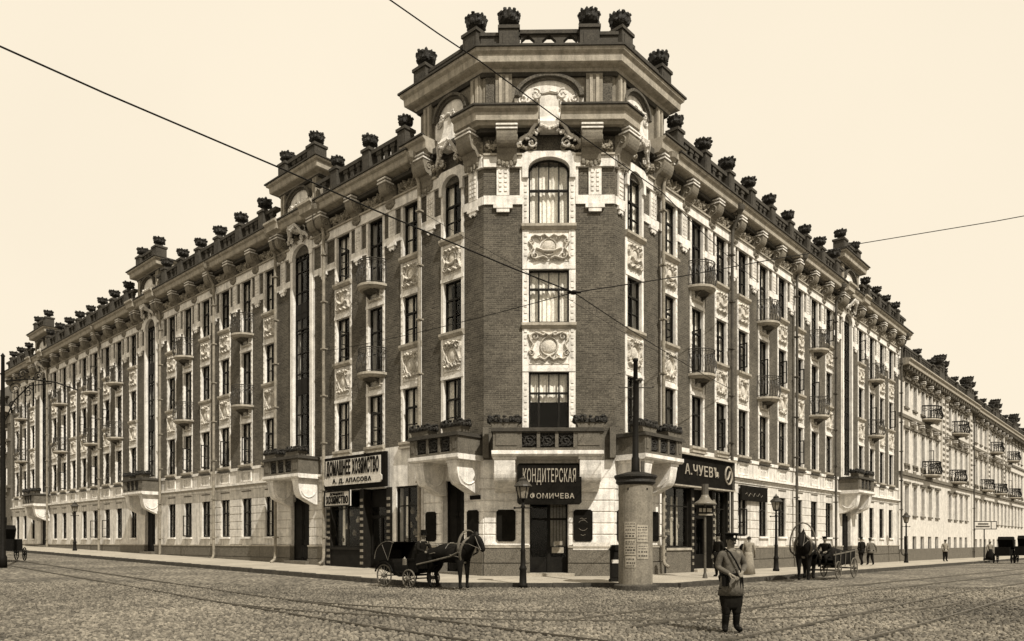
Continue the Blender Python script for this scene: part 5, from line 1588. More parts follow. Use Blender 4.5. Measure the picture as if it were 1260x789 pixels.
link('mast_bracket', MB().tube([(-.5, 0, 6.3), (.55, 0, 6.3)], .02, 5).tube([(.0, -.1, 6.5), (.12, -.12, 6.55), (.14, -.12, 6.42)], .03, 5).ball((.14, -.12, 6.52), .07, 6, 4).ball((-.5, 0, 6.33), .035).ball((.55, 0, 6.33), .035).box(.15, .25, -.18, -.06, 3.62, 4.0).mesh('mast_bracket', 'piped'), parent=t)
rp_ = random.Random(21)
def poster(a0, a1, z0, z1):
    mb = MB(); n = 6; r = .536
    vs = []
    for i in range(n+1):
        a = R(a0+(a1-a0)*i/n)
        for z, rr in ((z0, r), (z1, r), (z1, r-.01), (z0, r-.01)): vs.append((rr*math.cos(a), rr*math.sin(a), z))
    fs = []
    for i in range(n):
        for j in range(4): fs.append((i*4+j, (i+1)*4+j, (i+1)*4+(j+1) % 4, i*4+(j+1) % 4))
    mb.add(vs, fs)
    o = link('poster', mb.mesh('poster', 'paper', fix=True), parent=t)
    ink = MB(); z = z1-.06
    while z > z0+.06:
        a = a0+4; hh = rp_.choice((.02, .03, .05))
        while a < a1-4:
            d = rp_.uniform(3, 9); b = min(a+d, a1-3); q = r+.004
            p0 = (q*math.cos(R(a)), q*math.sin(R(a))); p1 = (q*math.cos(R(b)), q*math.sin(R(b)))
            ink.add([(p0[0], p0[1], z-hh), (p1[0], p1[1], z-hh), (p1[0], p1[1], z), (p0[0], p0[1], z)], [(0, 1, 2, 3)]); a = b+rp_.uniform(1.5, 4)
        z -= hh+rp_.uniform(.03, .08)
    o2 = link('print', ink.mesh('print', 'paperd')); o2.parent = o
for a0, a1, z0, z1 in ((222, 262, 1.62, 2.12), (264, 304, 1.5, 2.02), (222, 262, 1.1, 1.58), (266, 306, .98, 1.44), (226, 262, .72, 1.06)): poster(a0, a1, z0, z1)
for zc in (3.12,): link('hooks', MB().ball((-.3, -.44, zc), .03).ball((.28, -.45, zc), .03).mesh('hooks', 'iron'), parent=t)

x, y = at(757, 25.0), 25.0
t = thing('kiosk_box', (x, y, ground_z(x, y)), 'narrow dark iron cabinet standing close behind the left side of the poster column', 'cabinet')
link('body', MB().box(-.17, .17, -.14, .14, 0, 1.05).box(-.2, .2, -.17, .17, 0, .08).box(-.13, .13, -.155, -.14, .15, .9).mesh('body', 'iron'), parent=t)
link('lid', MB().box(-.21, .21, -.18, .18, 1.05, 1.1).prism([(-.19, 1.1), (.19, 1.1), (.1, 1.24), (-.1, 1.24)], -.16, .16).mesh('lid', 'iron'), parent=t)
link('notice', MB().box(-.14, .14, -.17, -.155, .62, .74).mesh('notice', 'signw'), parent=t)

x, y = at(867.5, 27.4), 27.4
t = thing('tram_stop_post', (x, y, ground_z(x, y)), 'slim stop post with wide bell-shaped metal hood before the right shop door', 'tram stop')
link('post', MB().lathe([(.1, 0), (.08, .1), (.05, .2), (.045, 3.1)], 10).lathe([(.13, 3.05), (.13, 3.5), (.1, 3.5)], 10).mesh('post', 'piped'), parent=t)
link('hood', MB().lathe([(.43, 2.74), (.4, 2.8), (.22, 2.92), (.15, 3.04), (.13, 3.1), (0, 3.1)], 16).mesh('hood', 'bronze', smooth=True), parent=t)
link('sign_box', MB().box(-.3, .3, -.09, .09, 2.32, 2.64).mesh('sign_box', 'iron'), parent=t)
link('lettering', MB().box(-.26, .26, -.1, -.092, 2.33, 2.39).box(-.24, -.14, -.1, -.092, 2.46, 2.6).box(-.1, 0, -.1, -.092, 2.46, 2.6).box(.05, .22, -.1, -.092, 2.46, 2.6).mesh('lettering', 'letter'), parent=t)
link('hanger', MB().tube([(-.28, 0, 2.64), (-.28, 0, 2.78)], .012, 4).tube([(.28, 0, 2.64), (.28, 0, 2.78)], .012, 4).mesh('hanger', 'iron'), parent=t)

x, y = at(1211, 64), 64.0
t = thing('street_sign', (x, y, ground_z(x, y)), 'pale board on a tall thin post far down the right pavement', 'sign')
link('post', MB().lathe([(.08, 0), (.05, .3), (.045, 3.4)], 8).mesh('post', 'iron'), parent=t)
link('board', MB().box(-.95, 1.05, -.08, -.02, 2.7, 3.42).mesh('board', 'iron'), parent=t)
link('sign_panel', MB().box(-.88, .5, -.1, -.08, 2.77, 3.35).box(.58, .98, -.1, -.08, 2.77, 3.35).mesh('sign_panel', 'signw'), parent=t)
link('lettering', MB().box(-.8, .4, -.12, -.1, 2.9, 3.02).box(-.6, .3, -.12, -.1, 3.12, 3.24).mesh('lettering', 'paperd'), parent=t)

# tram pole with bracket arm, left edge
x, y = at(3.5, 33.5), 33.5
t = thing('tram_pole', (x, y, ground_z(x, y)-.05), 'tall dark iron tram pole at the left edge with an ornate bracket arm', 'tram pole')
link('pole', MB().lathe([(.17, 0), (.17, .5), (.12, .6), (.11, 3), (.07, 9.6), (.1, 9.65), (0, 9.8)], 12).mesh('pole', 'iron', smooth=True), parent=t)
mb = MB()
mb.tube([(0, 0, 8.5), (1.2, .0, 8.6), (2.4, 0, 8.45), (3.4, 0, 8.1)], .035, 6)
mb.tube([(.05, 0, 6.6), (.5, 0, 7.6), (1.2, 0, 8.3), (2.2, 0, 8.4)], .03, 5)
for c, r_ in (((.55, 8.15), .3), ((1.15, 8.0), .22), ((.45, 7.4), .2), ((1.6, 8.75), .18), ((.9, 8.85), .2)): mb.tube([(x_, 0, z_) for x_, z_ in spiral(c[0], c[1], r_, 1.6, .5)], .022, 4)
for k in range(6): mb.ball((.6+.2*k, 0, 8.65+.05*(k % 2)), .05, 6, 4)
link('bracket_arm', mb.mesh('bracket_arm', 'iron'), parent=t)

# ------------------------------------------------------------------ overhead wires
def wire(pts3, r, label, name='tram_wire', group='overhead tram wires'):
    P = [Vector(p) for p in pts3]; o0 = P[0].copy(); pts = []
    for a, b in zip(P[:-1], P[1:]):
        L = (b-a).length; n = max(2, int(L/3))
        for i in range(n): 
            q = a.lerp(b, i/n); q.z -= .006*L*4*(i/n)*(1-i/n); pts.append(q)
    pts.append(P[-1])
    o = link(name, MB().tube([p-o0 for p in pts], r, 5).mesh(name, 'iron'), o0); tag(o, label, 'wire', group); return o
def px3(px, py, Z): return ((px-630)/906*Z, Z, E+(667-py)/906*Z)
node = px3(706, 360, 18)
wire([px3(-150, -10, 12), px3(345, 207, 15.5), px3(552, 297, 17), node], .018, 'wire crossing the sky from the upper left to the junction knob before the tower')
pR = FR.P(9.6, .1); pL = FL.P(13.9, .1)
wire([node, (pR.x, pR.y, E+7.2)], .013, 'wire falling from the junction knob to the right wing near the black drainpipe')
wire([px3(1420, 236, 22), px3(1057, 300, 25), px3(958, 318, 22), node], .014, 'wire coming in from the right edge across the right wing to the junction knob')
wire([node, (FL.P(10.6, .1).x, FL.P(10.6, .1).y, E+9.0)], .011, 'thin wire running left from the junction knob to the left wing')
pT = FR.P(12.2, .3)
wire([px3(350, -90, 11), px3(480, 0, 13), px3(590, 75, 15), px3(815, 237, 20), (pT.x, pT.y, E+12.9)], .013, 'wire slanting down from the top edge across the tower cornice')
pT = FR.P(4.0, .1)
wire([px3(520, 262, 18), px3(640, 330, 20), (pT.x, pT.y, E+7.6)], .006, 'faint thin wire over the brick of the tower front')
k = link('wire_junction', MB().ball((0, 0, 0), (.1, .1, .05)).tube([(-.16, 0, .0), (.18, 0, .0)], .03, 5).mesh('wire_junction', 'iron'), node); tag(k, 'dark knob where four overhead wires meet before the tower window', 'insulator')

# ------------------------------------------------------------------ figures grown with the skin modifier
def skin(name, nodes, edges, mtl, parent=None, sub_=2, root=0, smooth=True):
    """nodes: list of (x,y,z,r[,r2]); edges: index pairs -> one continuous mesh"""
    me = bpy.data.meshes.new('t'); me.from_pydata([n[:3] for n in nodes], edges, []); me.update()
    o = bpy.data.objects.new('t', me); COL.objects.link(o)
    bpy.context.view_layer.objects.active = o
    sk = o.modifiers.new('skin', 'SKIN')
    if not me.skin_vertices:
        b = bmesh.new(); b.from_mesh(me); b.verts.layers.skin.verify(); b.to_mesh(me); b.free()
    for i, n in enumerate(nodes):
        sv = me.skin_vertices[0].data[i]; sv.radius = (n[3], n[4] if len(n) > 4 else n[3]); sv.use_root = (i == root)
    sk.use_smooth_shade = smooth; sk.branch_smoothing = .6
    s = o.modifiers.new('s', 'SUBSURF'); s.levels = sub_; s.render_levels = sub_
    dg = bpy.context.evaluated_depsgraph_get(); dg.update()
    m2 = bpy.data.meshes.new_from_object(o.evaluated_get(dg)); bpy.data.objects.remove(o)
    m2.name = name; m2.materials.clear(); m2.materials.append(M[mtl])
    if smooth: m2.polygons.foreach_set('use_smooth', [True]*len(m2.polygons))
    r = link(name, m2, parent=parent); return r

def person(x, y, label, face=0.0, H=1.72, arms=None, legs=None, coat='cloth', trousers='cloth', boots='black', coat_len=.78, hat='cap', hatm='black', z=None, group=None, lean=0.0, sit=None, skirt=None, hands=True, moustache=False, hair=True, root=True):
    """front is -Y in local space. arms/legs: per side (-1 = the figure's right, +1 = left) lists of joints"""
    t = thing('person', (x, y, ground_z(x, y) if z is None else z), label, 'person', group, rz=face)
    k = H/1.72
    A = {-1: [(-.185, 0, 1.42), (-.25, .03, 1.14), (-.22, -.1, .92)], 1: [(.185, 0, 1.42), (.25, .03, 1.14), (.22, -.1, .92)]}
    if arms: A.update(arms)
    Lg = {-1: [(-.09, 0, .9), (-.1, -.02, .49), (-.11, .02, .09), (-.14, -.13, .045)], 1: [(.09, 0, .9), (.1, -.02, .49), (.11, .02, .09), (.14, -.13, .045)]}
    if legs: Lg.update(legs)
    base = sit if sit is not None else 0.0
    l = lean
    n = [(0, 0, .94, .115, .1), (0, -.01*1-l*.3, 1.16, .12, .095), (0, -l*.7, 1.36, .15, .1), (0, -l, 1.48, .06), (0, -.012-l, 1.555, .058), (0, -.03-l, 1.625, .09, .1), (0, -.02-l, 1.685, .08, .09)]
    e = [(0, 1), (1, 2), (2, 3), (3, 4), (4, 5), (5, 6)]
    hand = {}
    for s in (-1, 1):
        b = len(n); a = A[s]
        off = -l
        n += [(a[0][0], a[0][1]+off, a[0][2], .062), (a[1][0], a[1][1]+off, a[1][2], .046), (a[2][0], a[2][1]+off, a[2][2], .03)]
        e += [(2, b), (b, b+1), (b+1, b+2)]
        w_ = Vector(n[b+2][:3]); d = (w_ - Vector(n[b+1][:3])).normalized()
        pm_ = w_ + d*.075; n.append((*pm_, .036, .022)); e.append((b+2, b+3)); hand[s] = (w_, pm_, d)
        if hands:
            side = d.cross(Vector((0, -1, 0.2)))
            if side.length < .1: side = Vector((1, 0, 0))
            side.normalize(); nrm = d.cross(side).normalized()
            for q, (f_, ln) in enumerate(((-.03, .07), (-.01, .082), (.01, .078), (.03, .06))):
                i0 = len(n); p1 = pm_ + side*f_ + d*(.03+ln*.45) + nrm*.008; p2 = pm_ + side*f_ + d*(.03+ln*.85) + nrm*.028
                n.append((*p1, .0105)); n.append((*p2, .009)); e += [(b+3, i0), (i0, i0+1)]
            i0 = len(n); p1 = w_ + d*.05 - side*.045*s + nrm*.012; p2 = w_ + d*.1 - side*.06*s + nrm*.02
            n.append((*p1, .012)); n.append((*p2, .01)); e += [(b+2, i0), (i0, i0+1)]
    for s in (-1, 1):
        b = len(n); g = Lg[s]
        n += [(*g[0], .09), (*g[1], .055), (*g[2], .03), (*Vector(g[2]).lerp(Vector(g[3]), .6), .018)]
        e += [(0, b), (b, b+1), (b+1, b+2), (b+2, b+3)]
    SCL = lambda L_: [(q[0]*k, q[1]*k, q[2]*k) + tuple(w2*k for w2 in q[3:]) for q in L_]
    body = skin('body', SCL(n), e, 'skin', t, 2)
    # face
    hp = Vector((0, -.03-l, 1.625))*k
    mb = MB()
    mb.prismx([(hp.y-.085*k, hp.z+.01*k), (hp.y-.118*k, hp.z-.022*k), (hp.y-.085*k, hp.z-.03*k)], -.012*k, .012*k)
    for s in (-1, 1): mb.ball((s*.086*k, hp.y+.005, hp.z-.005), (.012*k, .02*k, .032*k), 6, 4)
    link('face_features', mb.mesh('face_features', 'skin'), parent=t)
    mb = MB()
    for s in (-1, 1): mb.ball((s*.032*k, hp.y-.083*k, hp.z+.012*k), (.013*k, .008, .007*k), 6, 4); mb.box(s*.032*k-.018*k, s*.032*k+.018*k, hp.y-.093*k, hp.y-.083*k, hp.z+.028*k, hp.z+.034*k)
    mb.box(-.022*k, .022*k, hp.y-.09*k, hp.y-.08*k, hp.z-.055*k, hp.z-.049*k)
    if moustache: mb.tube([(-.04*k, hp.y-.085*k, hp.z-.05*k), (0, hp.y-.1*k, hp.z-.036*k), (.04*k, hp.y-.085*k, hp.z-.05*k)], .009*k, 5)
    link('eyes', mb.mesh('eyes', 'hair'), parent=t)
    if hair: link('hair', MB().ball((0, hp.y+.018*k, hp.z+.03*k), (.087*k, .092*k, .085*k), 12, 7).mesh('hair', 'hair', smooth=True), parent=t)
    # clothes
    cn = [(0, 0, .92, .17, .14), (0, -l*.3, 1.14, .165, .14), (0, -l*.7, 1.34, .185, .14), (0, -l*.95, 1.46, .095)]
    ce = [(0, 1), (1, 2), (2, 3)]
    for s in (-1, 1):
        b = len(cn); a = A[s]
        p2 = Vector((a[2][0], a[2][1]-l, a[2][2])); p1 = Vector((a[1][0], a[1][1]-l, a[1][2]))
        cn += [(a[0][0], a[0][1]-l, a[0][2], .082), (*p1, .058), (*(p1.lerp(p2, .97)), .045)]
        ce += [(2, b), (b, b+1), (b+1, b+2)]
    skin('coat', SCL(cn), ce, coat, t, 2)
    if skirt:
        link('skirt', MB().lathe([(skirt*k, .05*k), (skirt*.8*k, .5*k), (.19*k, .9*k), (.15*k, 1.04*k)], 18, jit=.04).mesh('skirt', coat if skirt < 1 else coat, smooth=True), parent=t)
    elif sit is None:
        link('coat_skirt', MB().lathe([(.225*k, coat_len*k), (.2*k, (coat_len+1.0)/2*k), (.17*k, 1.02*k)], 16, jit=.03).xf(Matrix.Diagonal((1.05, .8, 1, 1))).mesh('coat_skirt', coat, smooth=True), parent=t)
    if not skirt:
        tn = [(0, 0, .9, .135, .11)]; te = []
        for s in (-1, 1):
            b = len(tn); g = [Vector(q) for q in Lg[s]]
            tn += [(*g[0], .125), (*g[1], .098), (*(g[1].lerp(g[2], .5)), .078)]; te += [(0, b), (b, b+1), (b+1, b+2)]
        skin('trousers', SCL(tn), te, trousers, t, 1)
        for s in (-1, 1):
            g = [Vector(q) for q in Lg[s]]
            bn = [(*(g[1].lerp(g[2], .3)), .076), (*(g[1].lerp(g[2], .7)), .066), (*g[2], .058), (*g[3], .05)]
            skin('boot', SCL(bn), [(0, 1), (1, 2), (2, 3)], boots, t, 1)
    top = hp.z+.05*k
    if hat == 'peaked':
        link('peaked_cap', MB().lathe([(.098*k, 0), (.1*k, .04*k), (.135*k, .085*k), (.13*k, .1*k), (.05*k, .108*k), (0, .108*k)], 18, (0, hp.y+.005, top-.01*k)).add([(-.085*k, hp.y-.05*k, top-.0*k), (.085*k, hp.y-.05*k, top), (.07*k, hp.y-.13*k, top-.018*k), (-.07*k, hp.y-.13*k, top-.018*k), (-.085*k, hp.y-.05*k, top-.012*k), (.085*k, hp.y-.05*k, top-.012*k), (.07*k, hp.y-.13*k, top-.03*k), (-.07*k, hp.y-.13*k, top-.03*k)], [(0, 1, 2, 3), (7, 6, 5, 4), (3, 2, 6, 7), (1, 5, 6, 2), (0, 3, 7, 4)]).mesh('peaked_cap', hatm), parent=t)
    elif hat == 'cap':
        link('cap', MB().lathe([(.092*k, 0), (.095*k, .03*k), (.12*k, .06*k), (.1*k, .085*k), (0, .09*k)], 14, (0, hp.y, top)).prism([(-.07*k, 0), (.07*k, 0), (.07*k, .012), (-.07*k, .012)], 0, .07*k).mesh('cap', hatm), parent=t)
    elif hat == 'top':
        link('top_hat', MB().lathe([(.16*k, 0), (.155*k, .015), (.09*k, .02), (.1*k, .14*k), (.11*k, .15*k), (0, .15*k)], 16, (0, hp.y, top)).mesh('top_hat', hatm), parent=t)
    elif hat == 'wide':
        link('hat', MB().lathe([(.2*k, 0), (.19*k, .02), (.1*k, .03), (.08*k, .1*k), (0, .12*k)], 16, (0, hp.y, top)).mesh('hat', hatm), parent=t)
    return t

# soldier / policeman in the foreground
sx, sy = at(899, 12.85), 12.85
arms = {-1: [(-.185, 0, 1.41), (-.24, .04, 1.16), (-.12, -.2, 1.04)], 1: [(.185, 0, 1.41), (.29, .02, 1.17), (.1, -.21, 1.08)]}
legs = {-1: [(-.085, 0, .9), (-.09, -.02, .49), (-.1, .02, .09), (-.17, -.11, .045)], 1: [(.085, 0, .9), (.1, -.03, .49), (.11, .0, .09), (.13, -.15, .045)]}
pt = person(sx, sy, 'officer in pale belted tunic, dark trousers and peaked cap standing on the cobbles', face=R(14), H=1.69, arms=arms, legs=legs, coat='tunic', trousers='cloth', coat_len=.66, hat='peaked', moustache=True)
link('breeches', MB().lathe([(.13, .4), (.17, .46), (.195, .6), (.2, .78)], 18, jit=.04).xf(Matrix.Diagonal((1.05, .72, 1, 1))).mesh('breeches', 'cloth', smooth=True), parent=pt)
link('cap_badge', MB().ball((0, -.128, 1.668), (.02, .01, .022), 8, 5).mesh('cap_badge', 'signw'), parent=pt)
link('belt', MB().lathe([(.182, .985), (.186, .99), (.186, 1.035), (.182, 1.04)], 20).xf(Matrix.Diagonal((1.03, .86, 1, 1))).box(-.03, .03, -.155, -.135, .985, 1.045).mesh('belt', 'black'), parent=pt)
link('shoulder_strap', MB().tube([(-.13, -.02, 1.475), (-.09, -.135, 1.4), (.0, -.165, 1.25), (.1, -.155, 1.08), (.15, -.06, .98)], .016, 5).tube([(-.13, -.02, 1.475), (-.08, .1, 1.4), (.05, .13, 1.2), (.15, .05, 1.0)], .016, 5).mesh('shoulder_strap', 'black'), parent=pt)
link('sabre', MB().tube([(.2, -.04, 1.02), (.235, .0, .8), (.25, .06, .5), (.24, .13, .25)], [.016, .018, .016, .012], 6).tube([(.19, -.05, 1.0), (.185, -.08, 1.12)], .014, 5).mesh('sabre', 'black'), parent=pt)
link('holster', MB().box(-.21, -.13, -.13, -.07, .82, .98).mesh('holster', 'black'), parent=pt)
link('buttons', MB().ball((0, -.152, 1.12), .008, 6, 4).ball((0, -.155, 1.22), .008, 6, 4).ball((0, -.152, 1.32), .008, 6, 4).mesh('buttons', 'bronze'), parent=pt)

# two walkers behind him on the pavement
x, y = at(884, 28.6), 28.6
person(x, y, 'dark-coated passer-by half hidden behind the left shoulder of the officer', face=R(-60), H=1.66, coat='cloth', coat_len=.6, hat='cap', z=.22)
x, y = at(921, 30.6), 30.6
p2 = person(x, y, 'woman in a light dress carrying a dark bundle right behind the officer', face=R(150), H=1.6, coat='cotton', skirt=.3, hat=None, lean=.12, z=.22)
link('bundle', MB().ball((.22, -.2, 1.16), (.2, .16, .16), 10, 6, jit=.12).mesh('bundle', 'cloth', smooth=True), parent=p2)
# pair of men near the stair door
walk = {-1: [(-.09, 0, .9), (-.1, -.12, .5), (-.1, -.06, .1), (-.12, -.2, .06)], 1: [(.09, 0, .9), (.1, .02, .5), (.1, .2, .13), (.12, .08, .045)]}
walk2 = {1: [(.09, 0, .9), (.1, -.12, .5), (.1, -.1, .1), (.12, -.24, .06)], -1: [(-.09, 0, .9), (-.1, .02, .5), (-.1, .16, .12), (-.12, .05, .045)]}
x, y = at(1060, 45.2), 45.2
person(x, y, 'left man of the pair in a dark coat walking by the right wing', face=R(200), H=1.7, legs=walk, coat='cloth', coat_len=.72, hat='cap')
x, y = at(1071, 45.4), 45.4
person(x, y, 'right man of the pair in a greyer jacket with one arm swung out', face=R(190), H=1.64, legs=walk2, coat='clothg', trousers='cloth', coat_len=.78, hat='cap', arms={-1: [(-.19, 0, 1.42), (-.36, .08, 1.18), (-.42, 0, .95)]})
x, y = at(1218, 63), 63
person(x, y, 'far woman in a pale blouse and long black skirt beside the sign post', H=1.65, coat='cotton', skirt=.4, hat='wide', hatm='cotton', hands=False).children[0]
for o in [c for c in COL.objects if c.name.startswith('skirt')][-1:]: o.data.materials[0] = M['cloth']
x, y = at(1163, 58), 58
person(x, y, 'far man in a white shirt standing before the basement windows of the town house', H=1.68, coat='cotton', trousers='cloth', hat='cap', hands=False)

# ------------------------------------------------------------------ horses
def horse(x, y, rz, label, k=1.0, z=None, bow=.78):
    """nose towards +X in local space"""
    t = thing('horse', (x, y, zroad(x, y)+.03 if z is None else z), label, 'horse', 'harnessed horses', rz=rz)
    n = []; e = []
    def add(p, r, r2=None, to=None):
        n.append((p[0]*k, p[1]*k, p[2]*k, r*k, (r2 or r)*k))
        if to is not None: e.append((to, len(n)-1))
        return len(n)-1
    b0 = add((0, 0, 1.08), .36, .33)                     # barrel
    b1 = add((.38, 0, 1.1), .34, .32, b0)
    ch = add((.66, 0, 1.12), .28, .33, b1)               # chest
    b2 = add((-.36, 0, 1.12), .33, .3, b0)
    cr = add((-.68, 0, 1.17), .31, .31, b2)              # croup
    bt = add((-.86, 0, 1.1), .18, .22, cr)
    nk = add((.88, 0, 1.32), .17, .26, ch); nk2 = add((1.06, 0, 1.48), .12, .2, nk)
    po = add((1.2, 0, 1.6), .1, .14, nk2)
    h1 = add((1.33, 0, 1.46), .1, .145, po); h2 = add((1.43, 0, 1.28), .075, .1, h1); h3 = add((1.49, 0, 1.16), .07, .085, h2)
    for s in (-1, 1):
        sh = add((.6, s*.16, .92), .16, .17, ch); el = add((.62, s*.16, .74), .09, .11, sh)
        kn = add((.64, s*.15, .46), .06, .066, el); ft = add((.63, s*.15, .15), .042, .045, kn); ho = add((.67, s*.15, .04), .06, .07, ft)
        hp_ = add((-.68, s*.16, .92), .19, .2, cr); st = add((-.6, s*.16, .74), .12, .14, hp_)
        hk = add((-.8, s*.15, .5), .068, .078, st); f2 = add((-.74, s*.15, .16), .044, .047, hk); h_ = add((-.69, s*.15, .04), .06, .07, f2)
    skin('body', n, e, 'horse', t, 2)
    K = Matrix.Scale(k, 4)
    link('ears', MB().lathe([(.035, 0), (.03, .06), (0, .15)], 6, (1.17, -.07, 1.68)).lathe([(.035, 0), (.03, .06), (0, .15)], 6, (1.17, .07, 1.68)).xf(K).mesh('ears', 'horse'), parent=t)
    mb = MB(); mb.tube([(-.95, 0, 1.22), (-1.06, 0, 1.05), (-1.06, 0, .7), (-1.0, 0, .4)], [.05, .09, .08, .02], 8)
    link('tail', mb.xf(K).mesh('tail', 'hair', smooth=True), parent=t)
    mb = MB()
    for i in range(9):
        u = i/8; px_, pz = .66+.5*u, 1.48+.24*u
        mb.ball((px_-.03, .05, pz-.06), (.07, .07, .12), 6, 4, jit=.3)
    link('mane', mb.xf(K).mesh('mane', 'hair'), parent=t)
    # harness: collar, bow, saddle pad, straps
    mb = MB()
    mb.tube([(.76+.12*math.sin(a), .27*math.cos(a), 1.2+.38*math.sin(a)) for a in [i*math.pi/8 for i in range(16)]], .045, 6, closed=True)
    mb.xf(K); link('collar', mb.mesh('collar', 'harness', smooth=True), parent=t)
    mb = MB()
    for q in (0, .045): mb.tube([(.8+q, .42*math.cos(a), 1.15+bow*math.sin(a)**.85) for a in [.001+i*(math.pi-.002)/14 for i in range(15)]], .024, 6)
    mb.xf(K); link('shaft_bow', mb.mesh('shaft_bow', 'wheelp', smooth=True), parent=t)
    mb = MB()
    for s in (-1, 1):
        mb.tube([(.7, s*.28, 1.0), (.2, s*.3, 1.1), (-.4, s*.29, 1.12), (-.85, s*.2, 1.05)], .014, 4)
        mb.tube([(-.3, s*.27, 1.12), (-.35, s*.16, 1.38), (-.35, 0, 1.43)], .014, 4)
        mb.tube([(1.45, s*.08, 1.24), (1.05, s*.2, 1.4), (.2, s*.24, 1.42), (-.9, s*.2, 1.4)], .008, 4)
        mb.tube([(1.24, s*.11, 1.62), (1.36, s*.11, 1.4), (1.46, s*.09, 1.22)], .01, 4)
    mb.tube([(.12, .3*math.cos(a), 1.13+.31*math.sin(a)) for a in [i*math.pi/7 for i in range(14)]], .016, 4, closed=True)
    mb.xf(K); link('harness', mb.mesh('harness', 'harness'), parent=t)
    mb = MB()
    for s in (-1, 1): mb.tube([(-1.15, s*.34, .74), (-.5, s*.42, .84), (.5, s*.44, 1.02), (.86, s*.42, 1.16)], .03, 6)
    mb.xf(K); link('shafts', mb.mesh('shafts', 'wheelp'), parent=t)
    return t
def wheel(parent, r, x, y, k=12, m='wheelp', tyre='black'):
    def hub():
        mb = MB()
        for i in range(k):
            a = 2*math.pi*i/k
            mb.tube([(.05*math.cos(a), 0, .05*math.sin(a)), ((r-.03)*math.cos(a), 0, (r-.03)*math.sin(a))], .013, 4)
        mb.tube([(0, -.09, 0), (0, .09, 0)], .055, 8)
        return mb.mesh('wheel', m)
    o = link('wheel', cached(('hub', r, k, m), hub), (x, y, r), parent=parent)
    sub(o, 'tyre', cached(('tyre', r, tyre), lambda: MB().tube([(r*.97*math.cos(2*math.pi*i/24), 0, r*.97*math.sin(2*math.pi*i/24)) for i in range(24)], .026, 6, closed=True).mesh('tyre', m if tyre is None else tyre)))
    return o
# hooded cab waiting by the kerb, left of the corner door
ax = math.atan2(-NL.x*-1, 1) 
dirL = -Vector((-FL.x.x, -FL.x.y))                # towards the corner and the camera
angL = math.atan2(dirL.y, dirL.x)
hx, hy = at(553, 22.9), 22.9
horse(hx, hy, angL, 'dark horse under a pale shaft bow harnessed to the hooded cab near the corner', k=1.0, bow=.66)
cx2, cy2 = hx - dirL.x*1.98, hy - dirL.y*1.98
t = thing('hooded_cab', (cx2, cy2, zroad(cx2, cy2)+.03), 'small black four-wheeled cab with its leather hood up, standing at the left kerb', 'carriage', rz=angL); t.scale = (1.04, 1.04, 1.0)
for s in (-1, 1): wheel(t, .36, -.55, s*.52, 12, 'wheelp', None); wheel(t, .29, .62, s*.5, 10, 'wheelp', None)
link('axles', MB().tube([(-.55, -.55, .36), (-.55, .55, .36)], .025, 6).tube([(.62, -.53, .29), (.62, .53, .29)], .025, 6).tube([(-.75, 0, .42), (-.2, 0, .34), (.6, 0, .4)], .03, 6).mesh('axles', 'black'), parent=t)
mb = MB()
mb.prism([(-.95, .62), (-.9, .95), (-.2, .78), (-.15, .5), (.1, .4), (.42, .42), (.45, .36), (.05, .33), (-.25, .42), (-.6, .5)], -.42, .42)
mb.prism([(.3, .42), (.85, .5), (.95, .75), (.9, .78), (.8, .6), (.35, .56)], -.34, .34)
link('body', mb.mesh('body', 'black', fix=True), parent=t)
link('seat', MB().box(-.85, -.3, -.38, .38, .78, .9).box(-.92, -.8, -.38, .38, .88, 1.2).mesh('seat', 'cloth'), parent=t)
link('driver_box', MB().box(.38, .72, -.34, .34, .56, .86).box(.36, .74, -.36, .36, .86, .92).mesh('driver_box', 'black'), parent=t)
mb = MB(); n = 12
for sgn in (1,):
    vs = []; fs = []
    for i in range(n+1):
        a = R(188 - 118*i/n)
        rr = .66 + .03*math.cos(i*math.pi/2)
        for y_ in (-.46, .46): vs.append((-.42+rr*math.cos(a), y_, .9+rr*.86*math.sin(a)))
    for i in range(n): fs.append((2*i, 2*i+1, 2*i+3, 2*i+2))
    for y0 in (0, 1):
        vs.append((-.42, -.46 if y0 == 0 else .46, .86)); c_ = len(vs)-1
        for i in range(n): fs.append((c_, 2*i+y0, 2*i+2+y0))
    mb.add(vs, fs)
ho = link('hood', mb.mesh('hood', 'black'), parent=t)
so = ho.modifiers.new('thick', 'SOLIDIFY'); so.thickness = .02
link('hood_hoops', MB().tube([(-.42+.68*math.cos(a), -.475, .9+.585*math.sin(a)) for a in [R(180-115*i/10) for i in range(11)]], .014, 5).tube([(-.42, -.475, .86), (-.2, -.475, 1.42)], .01, 4).tube([(-.42, -.475, .86), (-.72, -.475, 1.37)], .01, 4).mesh('hood_hoops', 'harness'), parent=t)
for s in (-1, 1): link('mudguard', MB().tube([(-.55+.44*math.cos(R(a)), s*.54, .36+.44*math.sin(R(a))) for a in range(20, 175, 12)], .03, 5).mesh('mudguard', 'black'), parent=t)
link('apron', MB().prism([(.7, .6), (1.2, .62), (1.25, 1.1), (.95, 1.12), (.7, .9)], -.34, .34).mesh('apron', 'black', fix=True), parent=t)
link('lamp', MB().box(.28, .38, -.46, -.38, .72, .92).lathe([(.05, 0), (0, .07)], 6, (.33, -.42, .92)).mesh('lamp', 'bronze'), parent=t)
dx_, dy_ = cx2 + dirL.x*.6, cy2 + dirL.y*.6
sitl = {-1: [(-.1, -.02, .92), (-.13, -.36, .88), (-.13, -.4, .5), (-.13, -.52, .45)], 1: [(.1, -.02, .92), (.13, -.36, .88), (.13, -.4, .5), (.13, -.52, .45)]}
sita = {-1: [(-.19, 0, 1.42), (-.28, -.06, 1.18), (-.16, -.32, 1.1)], 1: [(.19, 0, 1.42), (.28, -.06, 1.18), (.16, -.32, 1.1)]}
